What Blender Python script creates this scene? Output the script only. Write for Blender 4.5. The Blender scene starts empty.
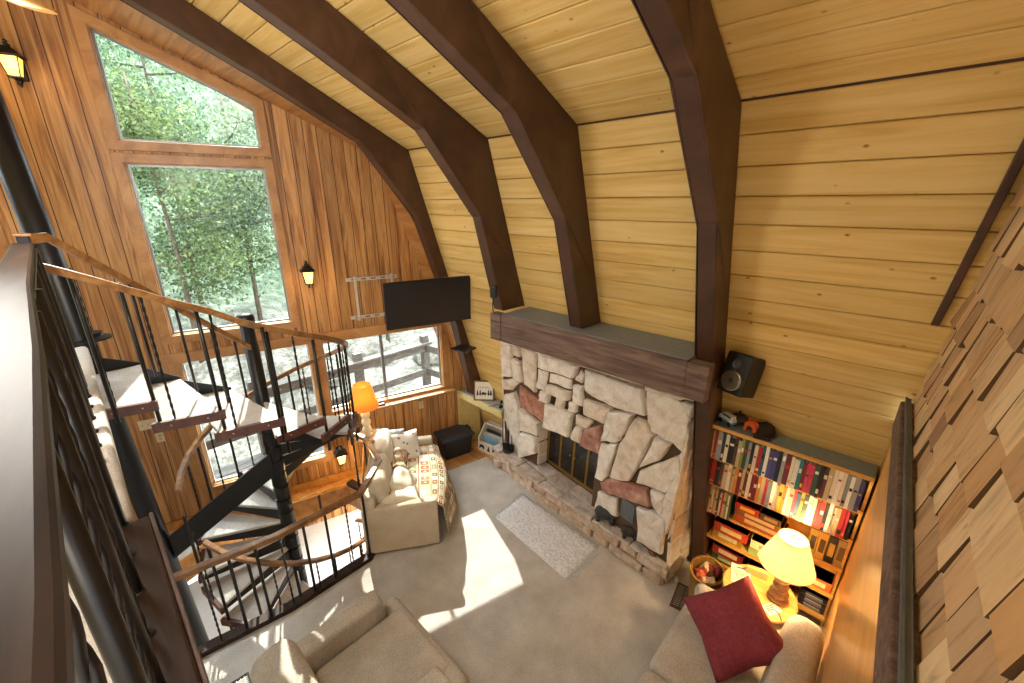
import bpy, bmesh, math, random
from mathutils import Vector, Matrix
from mathutils.geometry import tessellate_polygon
S = bpy.context.scene
COL = S.collection
R = math.radians
random.seed(7)

# ------------------------------------------------------------------ camera, sky, sun, exposure
cam_d = bpy.data.cameras.new('camera'); cam = bpy.data.objects.new('camera', cam_d); COL.objects.link(cam)
cam.location = (0, 0, 3.7); cam.rotation_euler = (R(90-18.45), 0, R(-46.6))
cam_d.sensor_width = 36; cam_d.lens = 36*415/1024; cam_d.clip_start = .01
S.camera = cam
S.view_settings.view_transform = 'Standard'; S.view_settings.look = 'None'
S.view_settings.gamma = 1; S.view_settings.use_curve_mapping = False
S.view_settings.exposure = 0.45
w = bpy.data.worlds.new('sky'); S.world = w; w.use_nodes = True
wt = w.node_tree; bg = wt.nodes['Background']; wg = wt.nodes.new('ShaderNodeTexCoord'); ws = wt.nodes.new('ShaderNodeSeparateXYZ')
wr = wt.nodes.new('ShaderNodeValToRGB'); wt.links.new(wg.outputs['Generated'], ws.inputs[0]); wt.links.new(ws.outputs[2], wr.inputs[0]); wt.links.new(wr.outputs[0], bg.inputs[0])
wr.color_ramp.elements[0].position = .22; wr.color_ramp.elements[0].color = (.15, .17, .19, 1)
wr.color_ramp.elements[1].position = .75; wr.color_ramp.elements[1].color = (.86, .94, 1, 1)
bg.inputs[1].default_value = 11.0
def light(name, kind, loc, energy, color=(1,1,1), size=.2, direction=None, size_y=None, spread=None):
    d = bpy.data.lights.new(name, kind); d.energy = energy; d.color = color
    o = bpy.data.objects.new(name, d); COL.objects.link(o); o.location = loc
    if kind == 'AREA':
        d.size = size
        if size_y: d.shape = 'RECTANGLE'; d.size_y = size_y
        if spread: d.spread = spread
    elif kind == 'SUN': d.angle = R(.6)
    else: d.shadow_soft_size = size
    if direction: o.rotation_euler = Vector(direction).to_track_quat('-Z', 'Y').to_euler()
    return o
light('sun', 'SUN', (3, 12, 9), 8.0, (1, .95, .84), direction=(-.345*.819, -.94*.819, -.574))
light('loft_fill_light', 'AREA', (-1.6, -1.6, 4.6), 50, (1, .97, .93), 1.6, direction=(.35, .55, -.7))  # unseen area lamp added over the loft as fill for the room
light('ceiling_fan_light', 'POINT', (-.30, 2.45, 4.15), 80, (1, .95, .88), .25)
light('lower_level_fill_light', 'POINT', (2.6, 4.6, -.45), 70, (1, .93, .82), .15)  # unseen lamp added to brighten the level below the stairwell

# ------------------------------------------------------------------ materials
def srgb(h):
    if isinstance(h, str): h = [int(h[i:i+2], 16)/255 for i in (0, 2, 4)]
    return tuple(((c/12.92) if c <= .04045 else ((c+.055)/1.055)**2.4) for c in h) + (1,)
class NT:
    def __init__(s, name):
        s.m = bpy.data.materials.new(name); s.m.use_nodes = True
        s.t = s.m.node_tree; s.b = s.t.nodes['Principled BSDF']; s.n = s.t.nodes; s.out = s.n['Material Output']
        s.tc = s.n.new('ShaderNodeTexCoord')
    def link(s, a, b): s.t.links.new(a, b)
    def coord(s, scale=(1,1,1), src='Object', rot=(0,0,0)):
        mp = s.n.new('ShaderNodeMapping'); mp.inputs['Scale'].default_value = scale; mp.inputs['Rotation'].default_value = rot
        s.link(s.tc.outputs[src], mp.inputs['Vector']); return mp.outputs[0]
    def noise(s, vec, scale, detail=4, rough=.6, dist=0):
        n = s.n.new('ShaderNodeTexNoise'); n.inputs['Scale'].default_value = scale; n.inputs['Detail'].default_value = detail
        n.inputs['Roughness'].default_value = rough; n.inputs['Distortion'].default_value = dist
        s.link(vec, n.inputs['Vector']); return n.outputs['Fac']
    def ramp(s, fac, stops):
        r = s.n.new('ShaderNodeValToRGB'); e = r.color_ramp.elements
        while len(e) < len(stops): e.new(.5)
        for i, (p, c) in enumerate(stops): e[i].position = p; e[i].color = c if len(c) == 4 else (*c, 1)
        s.link(fac, r.inputs[0]); return r.outputs[0]
    def mix(s, fac, a, b, mode='MIX'):
        x = s.n.new('ShaderNodeMix'); x.data_type = 'RGBA'; x.blend_type = mode
        for sock, v in ((x.inputs[0], fac), (x.inputs[6], a), (x.inputs[7], b)):
            if hasattr(v, 'links'): s.link(v, sock)
            else: sock.default_value = v
        return x.outputs[2]
    def math(s, op, a, b=0., c=0.):
        x = s.n.new('ShaderNodeMath'); x.operation = op
        for i, v in enumerate((a, b, c)):
            if hasattr(v, 'links'): s.link(v, x.inputs[i])
            else: x.inputs[i].default_value = v
        return x.outputs[0]
    def island(s):
        g = s.n.new('ShaderNodeNewGeometry'); return g.outputs['Random Per Island']
    def sep(s, vec):
        x = s.n.new('ShaderNodeSeparateXYZ'); s.link(vec, x.inputs[0]); return x.outputs
    def bump(s, h, strength=.3, dist=.01):
        b = s.n.new('ShaderNodeBump'); b.inputs['Strength'].default_value = strength; b.inputs['Distance'].default_value = dist
        s.link(h, b.inputs['Height']); s.link(b.outputs[0], s.b.inputs['Normal'])
    def fin(s, col=None, rough=.6, metal=0., spec=None):
        if col is not None:
            if hasattr(col, 'links'): s.link(col, s.b.inputs['Base Color'])
            else: s.b.inputs['Base Color'].default_value = col
        s.b.inputs['Roughness'].default_value = rough; s.b.inputs['Metallic'].default_value = metal
        if spec is not None: s.b.inputs['Specular IOR Level'].default_value = spec
        return s.m
_cache = {}
def plain(hexc, rough=.5, metal=0., var=.12, scale=30, bump=0., spec=None):
    k = (hexc, rough, metal, var, scale, bump)
    if k in _cache: return _cache[k]
    t = NT('mat_'+hexc); c = srgb(hexc)
    f = t.noise(t.coord(), scale)
    d = tuple(x*(1-var) for x in c[:3])+(1,); l = tuple(min(1, x*(1+var)) for x in c[:3])+(1,)
    if bump: t.bump(f, bump, .004)
    m = t.fin(t.ramp(f, [(.3, d), (.7, l)]), rough, metal, spec); _cache[k] = m; return m
def wood(name, cols, scale=(14, 14, 1.2), rough=.45, isl=0., groove=None, bump=.12, rot=(0,0,0), knots=False, spec=None):
    """grain stretched along the small-scale axis; groove=(axis, width) cuts dark board joints"""
    t = NT(name); v = t.coord(scale, rot=rot)
    sc = t.math('MULTIPLY', t.island(), 37.0) if isl else None
    if isl:
        ad = t.n.new('ShaderNodeVectorMath'); ad.operation = 'ADD'; t.link(v, ad.inputs[0]); t.link(sc, ad.inputs[1]); v = ad.outputs[0]
    if groove:
        ax, wd = groove; o = t.sep(t.coord())[ax]
        q = t.math('DIVIDE', o, wd); bid = t.math('FLOOR', q)
        ad = t.n.new('ShaderNodeVectorMath'); ad.operation = 'ADD'; t.link(v, ad.inputs[0]); t.link(t.math('MULTIPLY', bid, 3.7), ad.inputs[1]); v = ad.outputs[0]
    f = t.noise(v, 1.6, 5, .62, .9)
    n = len(cols); c = t.ramp(f, [(.28+.44*i/(n-1), srgb(h)) for i, h in enumerate(cols)])
    h = f
    if isl:
        r = t.ramp(t.island(), [(0, (1-isl,)*3), (1, (1+isl*.5, 1+isl*.5, 1+isl*.45))]); c = t.mix(1., c, r, 'MULTIPLY')
    if knots:
        vo = t.n.new('ShaderNodeTexVoronoi'); vo.inputs['Scale'].default_value = 1.0
        t.link(t.coord((8, 5, 8)), vo.inputs['Vector'])
        k = t.ramp(vo.outputs['Distance'], [(.03, (1,1,1)), (.09, (0,0,0))]); c = t.mix(k, c, srgb('9a6a34'))
    if groove:
        fr = t.math('FRACT', q); rnd = t.n.new('ShaderNodeTexWhiteNoise'); rnd.noise_dimensions = '1D'; t.link(bid, rnd.inputs['W'])
        c = t.mix(1., c, t.ramp(rnd.outputs[0], [(0, (.72,.70,.68)), (1, (1.12,1.08,1.05))]), 'MULTIPLY')
        e = t.math('LESS_THAN', t.math('MINIMUM', fr, t.math('SUBTRACT', 1., fr)), .004/wd*1.0)
        c = t.mix(e, c, srgb('3a2010'))
    if bump: t.bump(h, bump, .004)
    return t.fin(c, rough, 0, spec)
def fabric(name, c1, c2, scale=60, rough=.95, bump=.5):
    t = NT(name); a = t.noise(t.coord(), 3.5, 3); b = t.noise(t.coord(), scale, 3, .7)
    f = t.math('ADD', t.math('MULTIPLY', a, .45), t.math('MULTIPLY', b, .55))
    t.bump(b, bump, .006)
    return t.fin(t.ramp(f, [(.34, srgb(c1)), (.64, srgb(c2))]), rough, 0, .2)
M = {}
M['carpet'] = fabric('carpet', 'a8a199', 'd4cfc8', 90, bump=.8)
M['carpet_low'] = fabric('carpet_lower', 'd9d6cf', 'f0eee8', 70)
M['panel'] = wood('wall_panelling', ['6a4320', 'a87440', 'cfa065', '8a5c30'], (10, 10, .5), .42, groove=(0, .135))
M['planks'] = wood('yellow_planks', ['cfa85a', 'e3c27c', 'ecd193'], (10, .5, 10), .6, isl=.09, bump=.08, knots=True, spec=.3)
M['dark_beam'] = wood('dark_brown_beam', ['3a251b', '4a3023', '5c4032'], (2, 2, 2), .42, bump=.06, spec=.5)
M['mantel'] = wood('mantel_wood', ['4c3d3a', '6e5b55', '8a766d'], (12, 1.2, 12), .7, bump=.6, spec=.25)
t = NT('cedar_shingles'); isl_ = t.island(); v = t.coord((15, 15, 1.5)); ad = t.n.new('ShaderNodeVectorMath'); ad.operation = 'ADD'; t.link(v, ad.inputs[0]); t.link(t.math('MULTIPLY', isl_, 53.), ad.inputs[1])
f = t.noise(ad.outputs[0], 1.5, 5, .6, .8); c = t.ramp(isl_, [(0, srgb('c29872')), (.18, srgb('f0d3a8')), (.36, srgb('d8ad7e')), (.52, srgb('f6dcb4')), (.7, srgb('b08d70')), (.85, srgb('e8c498')), (1, srgb('d6b08c'))])
c = t.mix(1., c, t.ramp(f, [(.3, (.62, .58, .56)), (.46, (.95, .93, .92)), (.7, (1.08, 1.06, 1.04))]), 'MULTIPLY'); t.bump(f, .25, .004); M['shingle'] = t.fin(c, .8, 0, .2)
M['veneer'] = wood('oak_veneer', ['b9813f', 'd3a05c', 'e0b476'], (1.2, 14, 14), .28, bump=.03)
M['trimwood'] = wood('window_trim_wood', ['97683c', 'b58450', 'c89a64'], (2.5, 2.5, 2.5), .4, bump=.05)
M['railwood'] = wood('handrail_wood', ['57391f', '84592f', 'a87c48'], (6, 6, 6), .35, bump=.05)
M['darkrail'] = wood('dark_handrail', ['211713', '33261f', '43342c'], (8, .8, 8), .45, bump=.1, spec=.08)
M['nosing'] = wood('tread_nosing', ['3d1f14', '552c1d', '643826'], (6, 6, 6), .45, bump=.05)
M['black'] = plain('17181b', .38, .2)
M['blackmetal'] = plain('2b2724', .32, .55)
M['pine'] = wood('shelf_pine', ['c08a3e', 'dba95a', 'e5bd78'], (10, 1.2, 10), .4, bump=.03)
M['orangewood'] = wood('orange_wood_floor', ['a56a30', 'cb9048', 'dda862'], (7, 1.2, 7), .3, groove=(1, .12))
M['stairwood'] = wood('stair_oak', ['a06a34', 'c08a4c', 'd2a468'], (5, 5, 5), .4, bump=.05)
M['white'] = plain('e6e3dc', .5); M['cream'] = plain('e8dcb8', .4)
M['brass'] = plain('b08a3c', .28, .9); M['cable'] = plain('202022', .5)
def glass_mat(name, tint=(1,1,1), refl=.07):
    t = NT(name); t.n.remove(t.b)
    tr = t.n.new('ShaderNodeBsdfTransparent'); tr.inputs[0].default_value = (*tint, 1)
    gl = t.n.new('ShaderNodeBsdfGlossy'); gl.inputs['Roughness'].default_value = .02
    mx = t.n.new('ShaderNodeMixShader'); mx.inputs[0].default_value = refl
    t.link(tr.outputs[0], mx.inputs[1]); t.link(gl.outputs[0], mx.inputs[2]); t.link(mx.outputs[0], t.out.inputs[0]); return t.m
M['glass'] = glass_mat('window_glass', (.97,.99,.98), .0015)
M['smoke'] = glass_mat('fire_door_glass', (.25,.27,.28), .12)
def emit(name, hexc, s):
    t = NT(name); t.b.inputs['Base Color'].default_value = srgb(hexc); t.b.inputs['Emission Color'].default_value = srgb(hexc)
    t.b.inputs['Emission Strength'].default_value = s; return t.m

# ------------------------------------------------------------------ geometry helpers
class G:
    def __init__(s): s.bm = bmesh.new(); s.mi = 0
    def _fin(s, n0, f0, T=None):
        s.bm.verts.ensure_lookup_table(); s.bm.faces.ensure_lookup_table()
        if T is not None:
            for v in s.bm.verts[n0:]: v.co = T @ v.co
        if s.mi:
            for f in s.bm.faces[f0:]: f.material_index = s.mi
        return s
    def mk(s, verts, faces, T=None):
        n0, f0 = len(s.bm.verts), len(s.bm.faces)
        vs = [s.bm.verts.new(v) for v in verts]
        for f in faces:
            try: s.bm.faces.new([vs[i] for i in f])
            except ValueError: pass
        return s._fin(n0, f0, T)
    def box(s, c, d, T=None):
        x, y, z = (k/2 for k in d); cx, cy, cz = c
        v = [(cx+a*x, cy+b*y, cz+e*z) for a in (-1,1) for b in (-1,1) for e in (-1,1)]
        return s.mk(v, [(0,1,3,2),(4,6,7,5),(0,4,5,1),(2,3,7,6),(0,2,6,4),(1,5,7,3)], T)
    def bx(s, x0, x1, y0, y1, z0, z1, T=None): return s.box(((x0+x1)/2,(y0+y1)/2,(z0+z1)/2), (x1-x0,y1-y0,z1-z0), T)
    def rbox(s, c, d, r=.02, seg=3, T=None):
        g = bmesh.new(); bmesh.ops.create_cube(g, size=1)
        for v in g.verts: v.co = Vector(c)+Vector([v.co[i]*d[i] for i in range(3)])
        bmesh.ops.bevel(g, geom=list(g.edges), offset=min(r, min(d)*.49), segments=seg, affect='EDGES', profile=.5)
        s.add(g, T); g.free(); return s
    def add(s, g, T=None):
        g.verts.index_update(); return s.mk([v.co.copy() for v in g.verts], [[v.index for v in f.verts] for f in g.faces], T)
    def prism(s, pts, z0, z1, T=None, holes=()):
        """polygon in xy (with holes) extruded z0..z1, then transformed"""
        polys = [pts]+list(holes); flat = [p for q in polys for p in q]; N = len(flat)
        tris = tessellate_polygon([[Vector((p[0], p[1], 0)) for p in q] for q in polys])
        v = [(p[0], p[1], z0) for p in flat]+[(p[0], p[1], z1) for p in flat]
        f = [tuple(t) for t in tris]+[tuple(i+N for i in reversed(t)) for t in tris] if holes else [tuple(range(N)), tuple(range(2*N-1, N-1, -1))]
        k = 0
        for q in polys:
            m = len(q)
            for i in range(m): a, b = k+i, k+(i+1) % m; f.append((a, b, b+N, a+N))
            k += m
        n0 = len(s.bm.faces); s.mk(v, f, T); s.bm.faces.ensure_lookup_table()
        bmesh.ops.recalc_face_normals(s.bm, faces=s.bm.faces[n0:]); return s
    def tube(s, path, r, seg=8, caps=True, closed=False):
        P = [Vector(p) for p in path]; n = len(P); rs = r if isinstance(r, (list, tuple)) else [r]*n
        v = []; up = None
        for i in range(n):
            d = (P[(i+1) % n]-P[i-1]) if closed else (P[min(i+1, n-1)]-P[max(i-1, 0)])
            d.normalize()
            if up is None: up = d.orthogonal().normalized()
            up = (up-d*up.dot(d)); up = up.normalized() if up.length > 1e-6 else d.orthogonal().normalized()
            sd = d.cross(up)
            for k in range(seg):
                a = 2*math.pi*k/seg; v.append(P[i]+(up*math.cos(a)+sd*math.sin(a))*rs[i])
        f = []
        for i in range(n if closed else n-1):
            j = (i+1) % n
            for k in range(seg): l = (k+1) % seg; f.append((i*seg+k, i*seg+l, j*seg+l, j*seg+k))
        if caps and not closed: f += [tuple(range(seg-1, -1, -1)), tuple(range((n-1)*seg, n*seg))]
        return s.mk(v, f)
    def rail(s, path, w, h):
        """rectangular section swept along the path, staying upright; path is the centre of the top"""
        P = [Vector(p) for p in path]; n = len(P); v = []
        for i in range(n):
            def sd(a, b):
                d = (b-a); d.z = 0; d.normalize(); return Vector((d.y, -d.x, 0))
            if i == 0: q = sd(P[0], P[1]); k = 1
            elif i == n-1: q = sd(P[-2], P[-1]); k = 1
            else:
                a, b = sd(P[i-1], P[i]), sd(P[i], P[i+1]); q = (a+b).normalized(); k = 1/max(.4, q.dot(a))
            q = q*(w/2*k)
            v += [P[i]-q, P[i]+q, P[i]+q-Vector((0,0,h)), P[i]-q-Vector((0,0,h))]
        f = [(3,2,1,0), (4*n-4, 4*n-3, 4*n-2, 4*n-1)]
        for i in range(n-1):
            for k in range(4): l = (k+1) % 4; f.append((i*4+k, i*4+l, i*4+4+l, i*4+4+k))
        return s.mk(v, f)
    def lathe(s, prof, seg=24, T=None, close=True):
        v = []; f = []; n = len(prof)
        for r, z in prof:
            for k in range(seg): a = 2*math.pi*k/seg; v.append((r*math.cos(a), r*math.sin(a), z))
        for i in range(n-1):
            for k in range(seg): l = (k+1) % seg; f.append((i*seg+k, i*seg+l, i*seg+seg+l, i*seg+seg+k))
        if close: f += [tuple(range(seg-1, -1, -1)), tuple(range((n-1)*seg, n*seg))]
        return s.mk(v, f, T)
    def ball(s, c, r, sc=(1,1,1), T=None, sub=2):
        g = bmesh.new(); bmesh.ops.create_icosphere(g, subdivisions=sub, radius=r)
        for v in g.verts: v.co = Vector(c)+Vector([v.co[i]*sc[i] for i in range(3)])
        s.add(g, T); g.free(); return s
    def pillow(s, w, h, t, T=None, n=12, seed=0):
        rnd = random.Random(seed); ph = [rnd.uniform(0, 6) for _ in range(4)]; v = []; f = []
        for sgn in (1, -1):
            for i in range(n+1):
                for j in range(n+1):
                    a, b = 2*i/n-1, 2*j/n-1
                    e = ((1-a**4)*(1-b**4))**.55
                    pin = 1-.10*(a*a*(1-b*b)*0+ (1-abs(a))*b*b+(1-abs(b))*a*a)
                    wr = 1+.07*math.sin(5*a+3*b+ph[0])+.05*math.sin(7*b-4*a+ph[1])
                    v.append((a*w/2*pin, b*h/2*pin, sgn*t/2*e*wr))
        m = (n+1)**2
        for k in range(2):
            for i in range(n):
                for j in range(n):
                    q = [k*m+i*(n+1)+j, k*m+(i+1)*(n+1)+j, k*m+(i+1)*(n+1)+j+1, k*m+i*(n+1)+j+1]
                    f.append(q if k == 0 else q[::-1])
        n0 = len(s.bm.verts); s.mk(v, f, T); s.bm.verts.ensure_lookup_table()
        bmesh.ops.remove_doubles(s.bm, verts=s.bm.verts[n0:], dist=.0005); return s
    def out(s, name, mats, parent=None, smooth=False, local=False, bevel=0, origin=None, recalc=True, subsurf=0):
        if recalc: bmesh.ops.recalc_face_normals(s.bm, faces=s.bm.faces[:])
        me = bpy.data.meshes.new(name)
        loc = Vector((0,0,0))
        if parent is not None and not local:
            Mi = mat_of(parent).inverted()
            for v in s.bm.verts: v.co = Mi @ v.co
        if parent is None and origin != 'world':
            if origin is None:
                b = [v.co for v in s.bm.verts]
                loc = Vector(((min(p.x for p in b)+max(p.x for p in b))/2, (min(p.y for p in b)+max(p.y for p in b))/2, min(p.z for p in b)))
            else: loc = Vector(origin)
            for v in s.bm.verts: v.co -= loc
        s.bm.to_mesh(me); s.bm.free()
        for m in (mats if isinstance(mats, (list, tuple)) else [mats]): me.materials.append(m)
        if smooth:
            for p in me.polygons: p.use_smooth = True
        o = bpy.data.objects.new(name, me); COL.objects.link(o); o.location = loc
        if parent is not None: o.parent = parent
        if bevel:
            b = o.modifiers.new('bevel', 'BEVEL'); b.width = bevel; b.segments = 2; b.limit_method = 'ANGLE'
        if subsurf:
            b = o.modifiers.new('subsurf', 'SUBSURF'); b.levels = subsurf; b.render_levels = subsurf
        return o
def mat_of(o):
    m = Matrix.LocRotScale(o.location, o.rotation_euler, o.scale)
    return mat_of(o.parent) @ m if o.parent else m
def tag(o, label, cat, group=None):
    o['label'] = label; o['category'] = cat
    if group: o['group'] = group
    return o
def thing(name, label, cat, loc=(0,0,0), rz=0., group=None, rot=None):
    o = bpy.data.objects.new(name, None); COL.objects.link(o); o.empty_display_size = .1
    o.location = loc; o.rotation_euler = rot if rot else (0, 0, rz)
    return tag(o, label, cat, group)
def struct(o): o['kind'] = 'structure'; return o
def TRS(loc=(0,0,0), rot=(0,0,0)): return Matrix.LocRotScale(Vector(loc), __import__('mathutils').Euler(rot), None)

# ------------------------------------------------------------------ the place: measures
KX, KZ = 2.83, 4.25                      # knee between side wall and roof slope
SW, SR = .32, .47                        # lean of the side wall, pitch of the roof
XR = -.35                                # ridge line
def wx(z): return KX+SW*(KZ-z)           # face of the side wall
def rz_(x): return KZ+SR*(KX-x)          # underside of the roof
P0 = Vector((3.9, 4.6, 0)); TH = R(16); CT, ST = math.cos(TH), math.sin(TH)
def wally(x): return 4.6+(3.9-x)*math.tan(TH)
def uz(x): return (3.9-x)/CT
END = Matrix(((-CT, -ST, 0, P0.x), (ST, -CT, 0, P0.y), (0, 0, 1, 0), (0,0,0,1)))     # local x along the wall, y into the room, z up
LEFT = Matrix(((CT, ST, 0, 2*XR-P0.x), (ST, -CT, 0, P0.y), (0, 0, 1, 0), (0,0,0,1)))  # its mirror beyond the prow
UP = Matrix(((1,0,0,0),(0,0,1,0),(0,1,0,0),(0,0,0,1)))                                # xy polygon -> xz, thickness along y

# ------------------------------------------------------------------ structure
def end_wall(name, T, holes):
    a = uz(XR)
    g = G(); g.prism([(uz(4.19), 0), (uz(KX), KZ), (a, rz_(XR)), (a, 0)], -.12, 0, UP, holes)
    me = g.out(name, M['panel'], origin='world'); me.matrix_world = T; return struct(me)
UW = [(2.30, 4.24), (2.30, 4.66), (3.475, 5.17), (3.475, 4.24)]
LW = [(2.30, 2.34), (2.30, 4.07), (3.475, 4.07), (3.475, 2.34)]
W3 = [(.427, 1.05), (.427, 2.03), (2.04, 2.03), (2.04, 1.05)]
W4 = [(2.16, .42), (2.16, 2.05), (3.47, 2.05), (3.47, .42)]
end_wall('wall_end', END, [UW, LW, W3, W4])
end_wall('wall_end_far', LEFT, [[(2.2, 4.24), (2.2, 4.60), (4.36, 5.55), (4.36, 4.24)], [(2.2, 2.34), (2.2, 4.07), (4.36, 4.07), (4.36, 2.34)]])
def inset(poly, d):
    n = len(poly); cx = sum(p[0] for p in poly)/n; cy = sum(p[1] for p in poly)/n; res = []
    for i in range(n):
        a, b, c = Vector(poly[i-1]), Vector(poly[i]), Vector(poly[(i+1) % n])
        def off(p, q):
            t = (q-p).normalized(); nn = Vector((-t.y, t.x))
            if nn.dot(Vector((cx, cy))-p) < 0: nn = -nn
            return nn
        n1, n2 = off(a, b), off(b, c); k = (n1+n2); k = k/(1+n1.dot(n2)); res.append(tuple(b+k*d))
    return res
def window(idx, poly, T, mull=(), dark=True):
    win = bpy.data.objects.new('window_%d' % idx, None); COL.objects.link(win); win.matrix_world = T; struct(win)
    out_ = inset(poly, -.075)
    g = G(); g.prism(out_, -.01, .025, UP, [inset(poly, .012)]); g.out('casing', M['trimwood'], win, local=True, bevel=.006)
    g = G(); g.prism(inset(poly, -.002), -.10, -.01, UP, [inset(poly, .018)]); g.out('jamb', M['trimwood'], win, local=True)
    g = G(); g.prism(inset(poly, .010), -.095, -.06, UP, [inset(poly, .035)])
    for u in mull:
        z0 = min(p[1] for p in poly); z1 = max(p[1] for p in poly); g.bx(u-.018, u+.018, -.1, -.055, z0+.01, z1-.01)
    g.out('sash', plain('8c8f90', .4, .6) if dark else M['white'], win, local=True)
    g = G(); g.prism(inset(poly, .02), -.082, -.078, UP); g.out('pane', M['glass'], win, local=True)
    return win
window(1, UW, END); window(2, LW, END); window(3, W3, END, mull=(1.28,)); window(4, W4, END, mull=(2.82,), dark=False)
window(5, [(2.2, 4.24), (2.2, 4.60), (4.36, 5.55), (4.36, 4.24)], LEFT, dark=False); window(6, [(2.2, 2.34), (2.2, 4.07), (4.36, 4.07), (4.36, 2.34)], LEFT, dark=False)
g = G(); g.bx(.30, 2.10, 0, .13, .985, 1.02); struct_o = g.out('trim_sill', M['trimwood'], origin='world', bevel=.006); struct_o.matrix_world = END; struct_o.name = 'trim_20'; struct(struct_o)
g = G(); g.bx(.28, 3.6, 0, .03, 2.09, 2.16); o = g.out('trim_21', M['trimwood'], origin='world'); o.matrix_world = END; struct(o)

# side wall and roof planking, every plank a board with a bevelled edge
def planks(name, A, dirv, n, wd, th, y0, yfun, mat, mirror=False):
    g = G(); A = Vector(A); d = Vector(dirv).normalized(); nn = Vector((-d.z, 0, d.x))
    if nn.x < 0 and not mirror: nn = -nn
    for i in range(n):
        p = A+d*(wd*i+.003); q = A+d*(wd*(i+1)-.003); c = .006
        sec = [p+nn*c, p+d*c, q-d*c, q+nn*c, q+nn*th, p+nn*th]
        ys = y0; ye = yfun((p.x+q.x)/2); cuts = [ys, ye]
        for a in range(0, len(cuts), 2):
            vs = [(s.x, cuts[a], s.z) for s in sec]+[(s.x, cuts[a+1], s.z) for s in sec]
            g.mk(vs, [(0,1,2,3,4,5), (11,10,9,8,7,6)]+[(k, (k+1) % 6, (k+1) % 6+6, k+6) for k in range(6)])
    xz = lambda p: (p.x, p.z)
    g.prism([xz(A+nn*.03), xz(A+d*wd*n+nn*.03), xz(A+d*wd*n+nn*.06), xz(A+nn*.06)], y0, (4.75 if dirv[2] < 0 else 5.6), Matrix(((1,0,0,0),(0,0,1,0),(0,1,0,0),(0,0,0,1))))
    return struct(g.out(name, mat, origin='world'))
yend = lambda x: wally(x)+.12
planks('wall_right', (KX, 0, KZ-.004), (SW, 0, -1), 25, .178, .03, -.62, yend, M['planks'])
planks('ceiling', (KX-.003, 0, KZ+.002), (-1, 0, SR), 20, .178, .03, -.62, yend, M['planks'])
g = G(); g.prism([(KX+.005, KZ+.004), (KX-.10, KZ+.06), (KX-.10, KZ+.16), (KX+.13, KZ+.10), (KX+.16, KZ-.1), (KX+.05, KZ-.08)], -.62, 4.9, UP); struct(g.out('trim_12', M['dark_beam'], origin='world'))
g = G(); g.prism([(XR, rz_(XR)-.004), (KX-.01, KZ-.01), (KX-.012, KZ-.03), (XR, rz_(XR)-.024)], 4.41, 5.80, UP); g.prism([(KX-.02, KZ-.01), (wx(.96)-.005, .96), (wx(.96)-.02, .96), (KX-.035, KZ-.01)], 4.41, 5.0, UP)
struct(g.out('ceiling_2', wood('panel_infill', ['7d5128', 'a77544', 'bd9158'], (11, .6, 3), .42), origin='world'))
# far slope and far side wall, out of the picture, carry the shade of the house
g = G(); L = 2*XR
g.prism([(XR, rz_(XR)), (L-KX, KZ), (L-KX, KZ+.08), (XR, rz_(XR)+.1)], -4.2, 5.9, UP)
struct(g.out('ceiling_far', M['planks'], origin='world'))
g = G(); g.prism([(L-KX, KZ), (L-4.19, 0), (L-4.27, 0), (L-KX-.08, KZ)], -4.2, 4.7, UP); struct(g.out('wall_left', M['planks'], origin='world'))

# ribs
INN = [(3.50, 1.2), (3.19, 2.19), (2.72, 3.58), (2.14, 4.25), (1.42, 4.60), (XR, 5.42)]
FOOT = [(3.88, 0)]
GUS = [(2.14, 4.25), (2.72, 3.58), (3.12, 3.10), (KX-.03, KZ-.03), (1.72, rz_(1.72)-.01)]
for i, (y, sc) in enumerate(((.87, 1), (1.99, 1), (2.90, 1), (4.22, 1))):
    inn = FOOT+INN
    if i == 2: y += .06; inn = [(3.0, 2.63)]+INN[2:]
    if i == 1: inn = [(3.02, 2.63)]+INN[2:]
    if i == 3: inn = [(3.64, 1.02), (3.40, 2.1), (2.88, 3.57), (2.27, 4.29), (1.47, 4.675), (XR, 5.47)]
    sx = .14 if i == 3 else 0; gz = .04 if i == 3 else 0
    out_ = [(XR, rz_(XR)), (KX, KZ), (wx(inn[0][1]), inn[0][1])]
    rib = bpy.data.objects.new('trim_%d' % (i+1), None); COL.objects.link(rib); rib.location = (wx(0), y, 0); struct(rib)
    g = G(); g.prism(inn+out_, y+.012, y+.123, UP); g.out('arch_core', M['dark_beam'], rib, bevel=.006)
    for yy in (y, y+.123):
        g = G(); g.prism([(a+(sx if k < 2 else 0), b+(gz if k < 1 else 0)) for k, (a, b) in enumerate(GUS)], yy, yy+.014, UP); g.out('knee_plate', M['dark_beam'], rib, bevel=.003)
        g = G(); g.prism([inn[0], (2.73+sx*1.1, 3.57), (3.13, 3.09), (wx(inn[0][1])-.01, inn[0][1])] if i in (1, 2) else [inn[0], inn[1], (2.73+sx*1.1, 3.57), (3.13, 3.09), (wx(inn[0][1])-.01, inn[0][1])], yy+.006, yy+.011, UP); g.out('leg_plate', M['dark_beam'], rib)
        g = G(); g.prism([inn[-3], inn[-2], inn[-1], (XR, rz_(XR)-.01), (1.72, rz_(1.72)-.01)], yy+.004, yy+.011, UP); g.out('rafter_plate', M['dark_beam'], rib)

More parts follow.
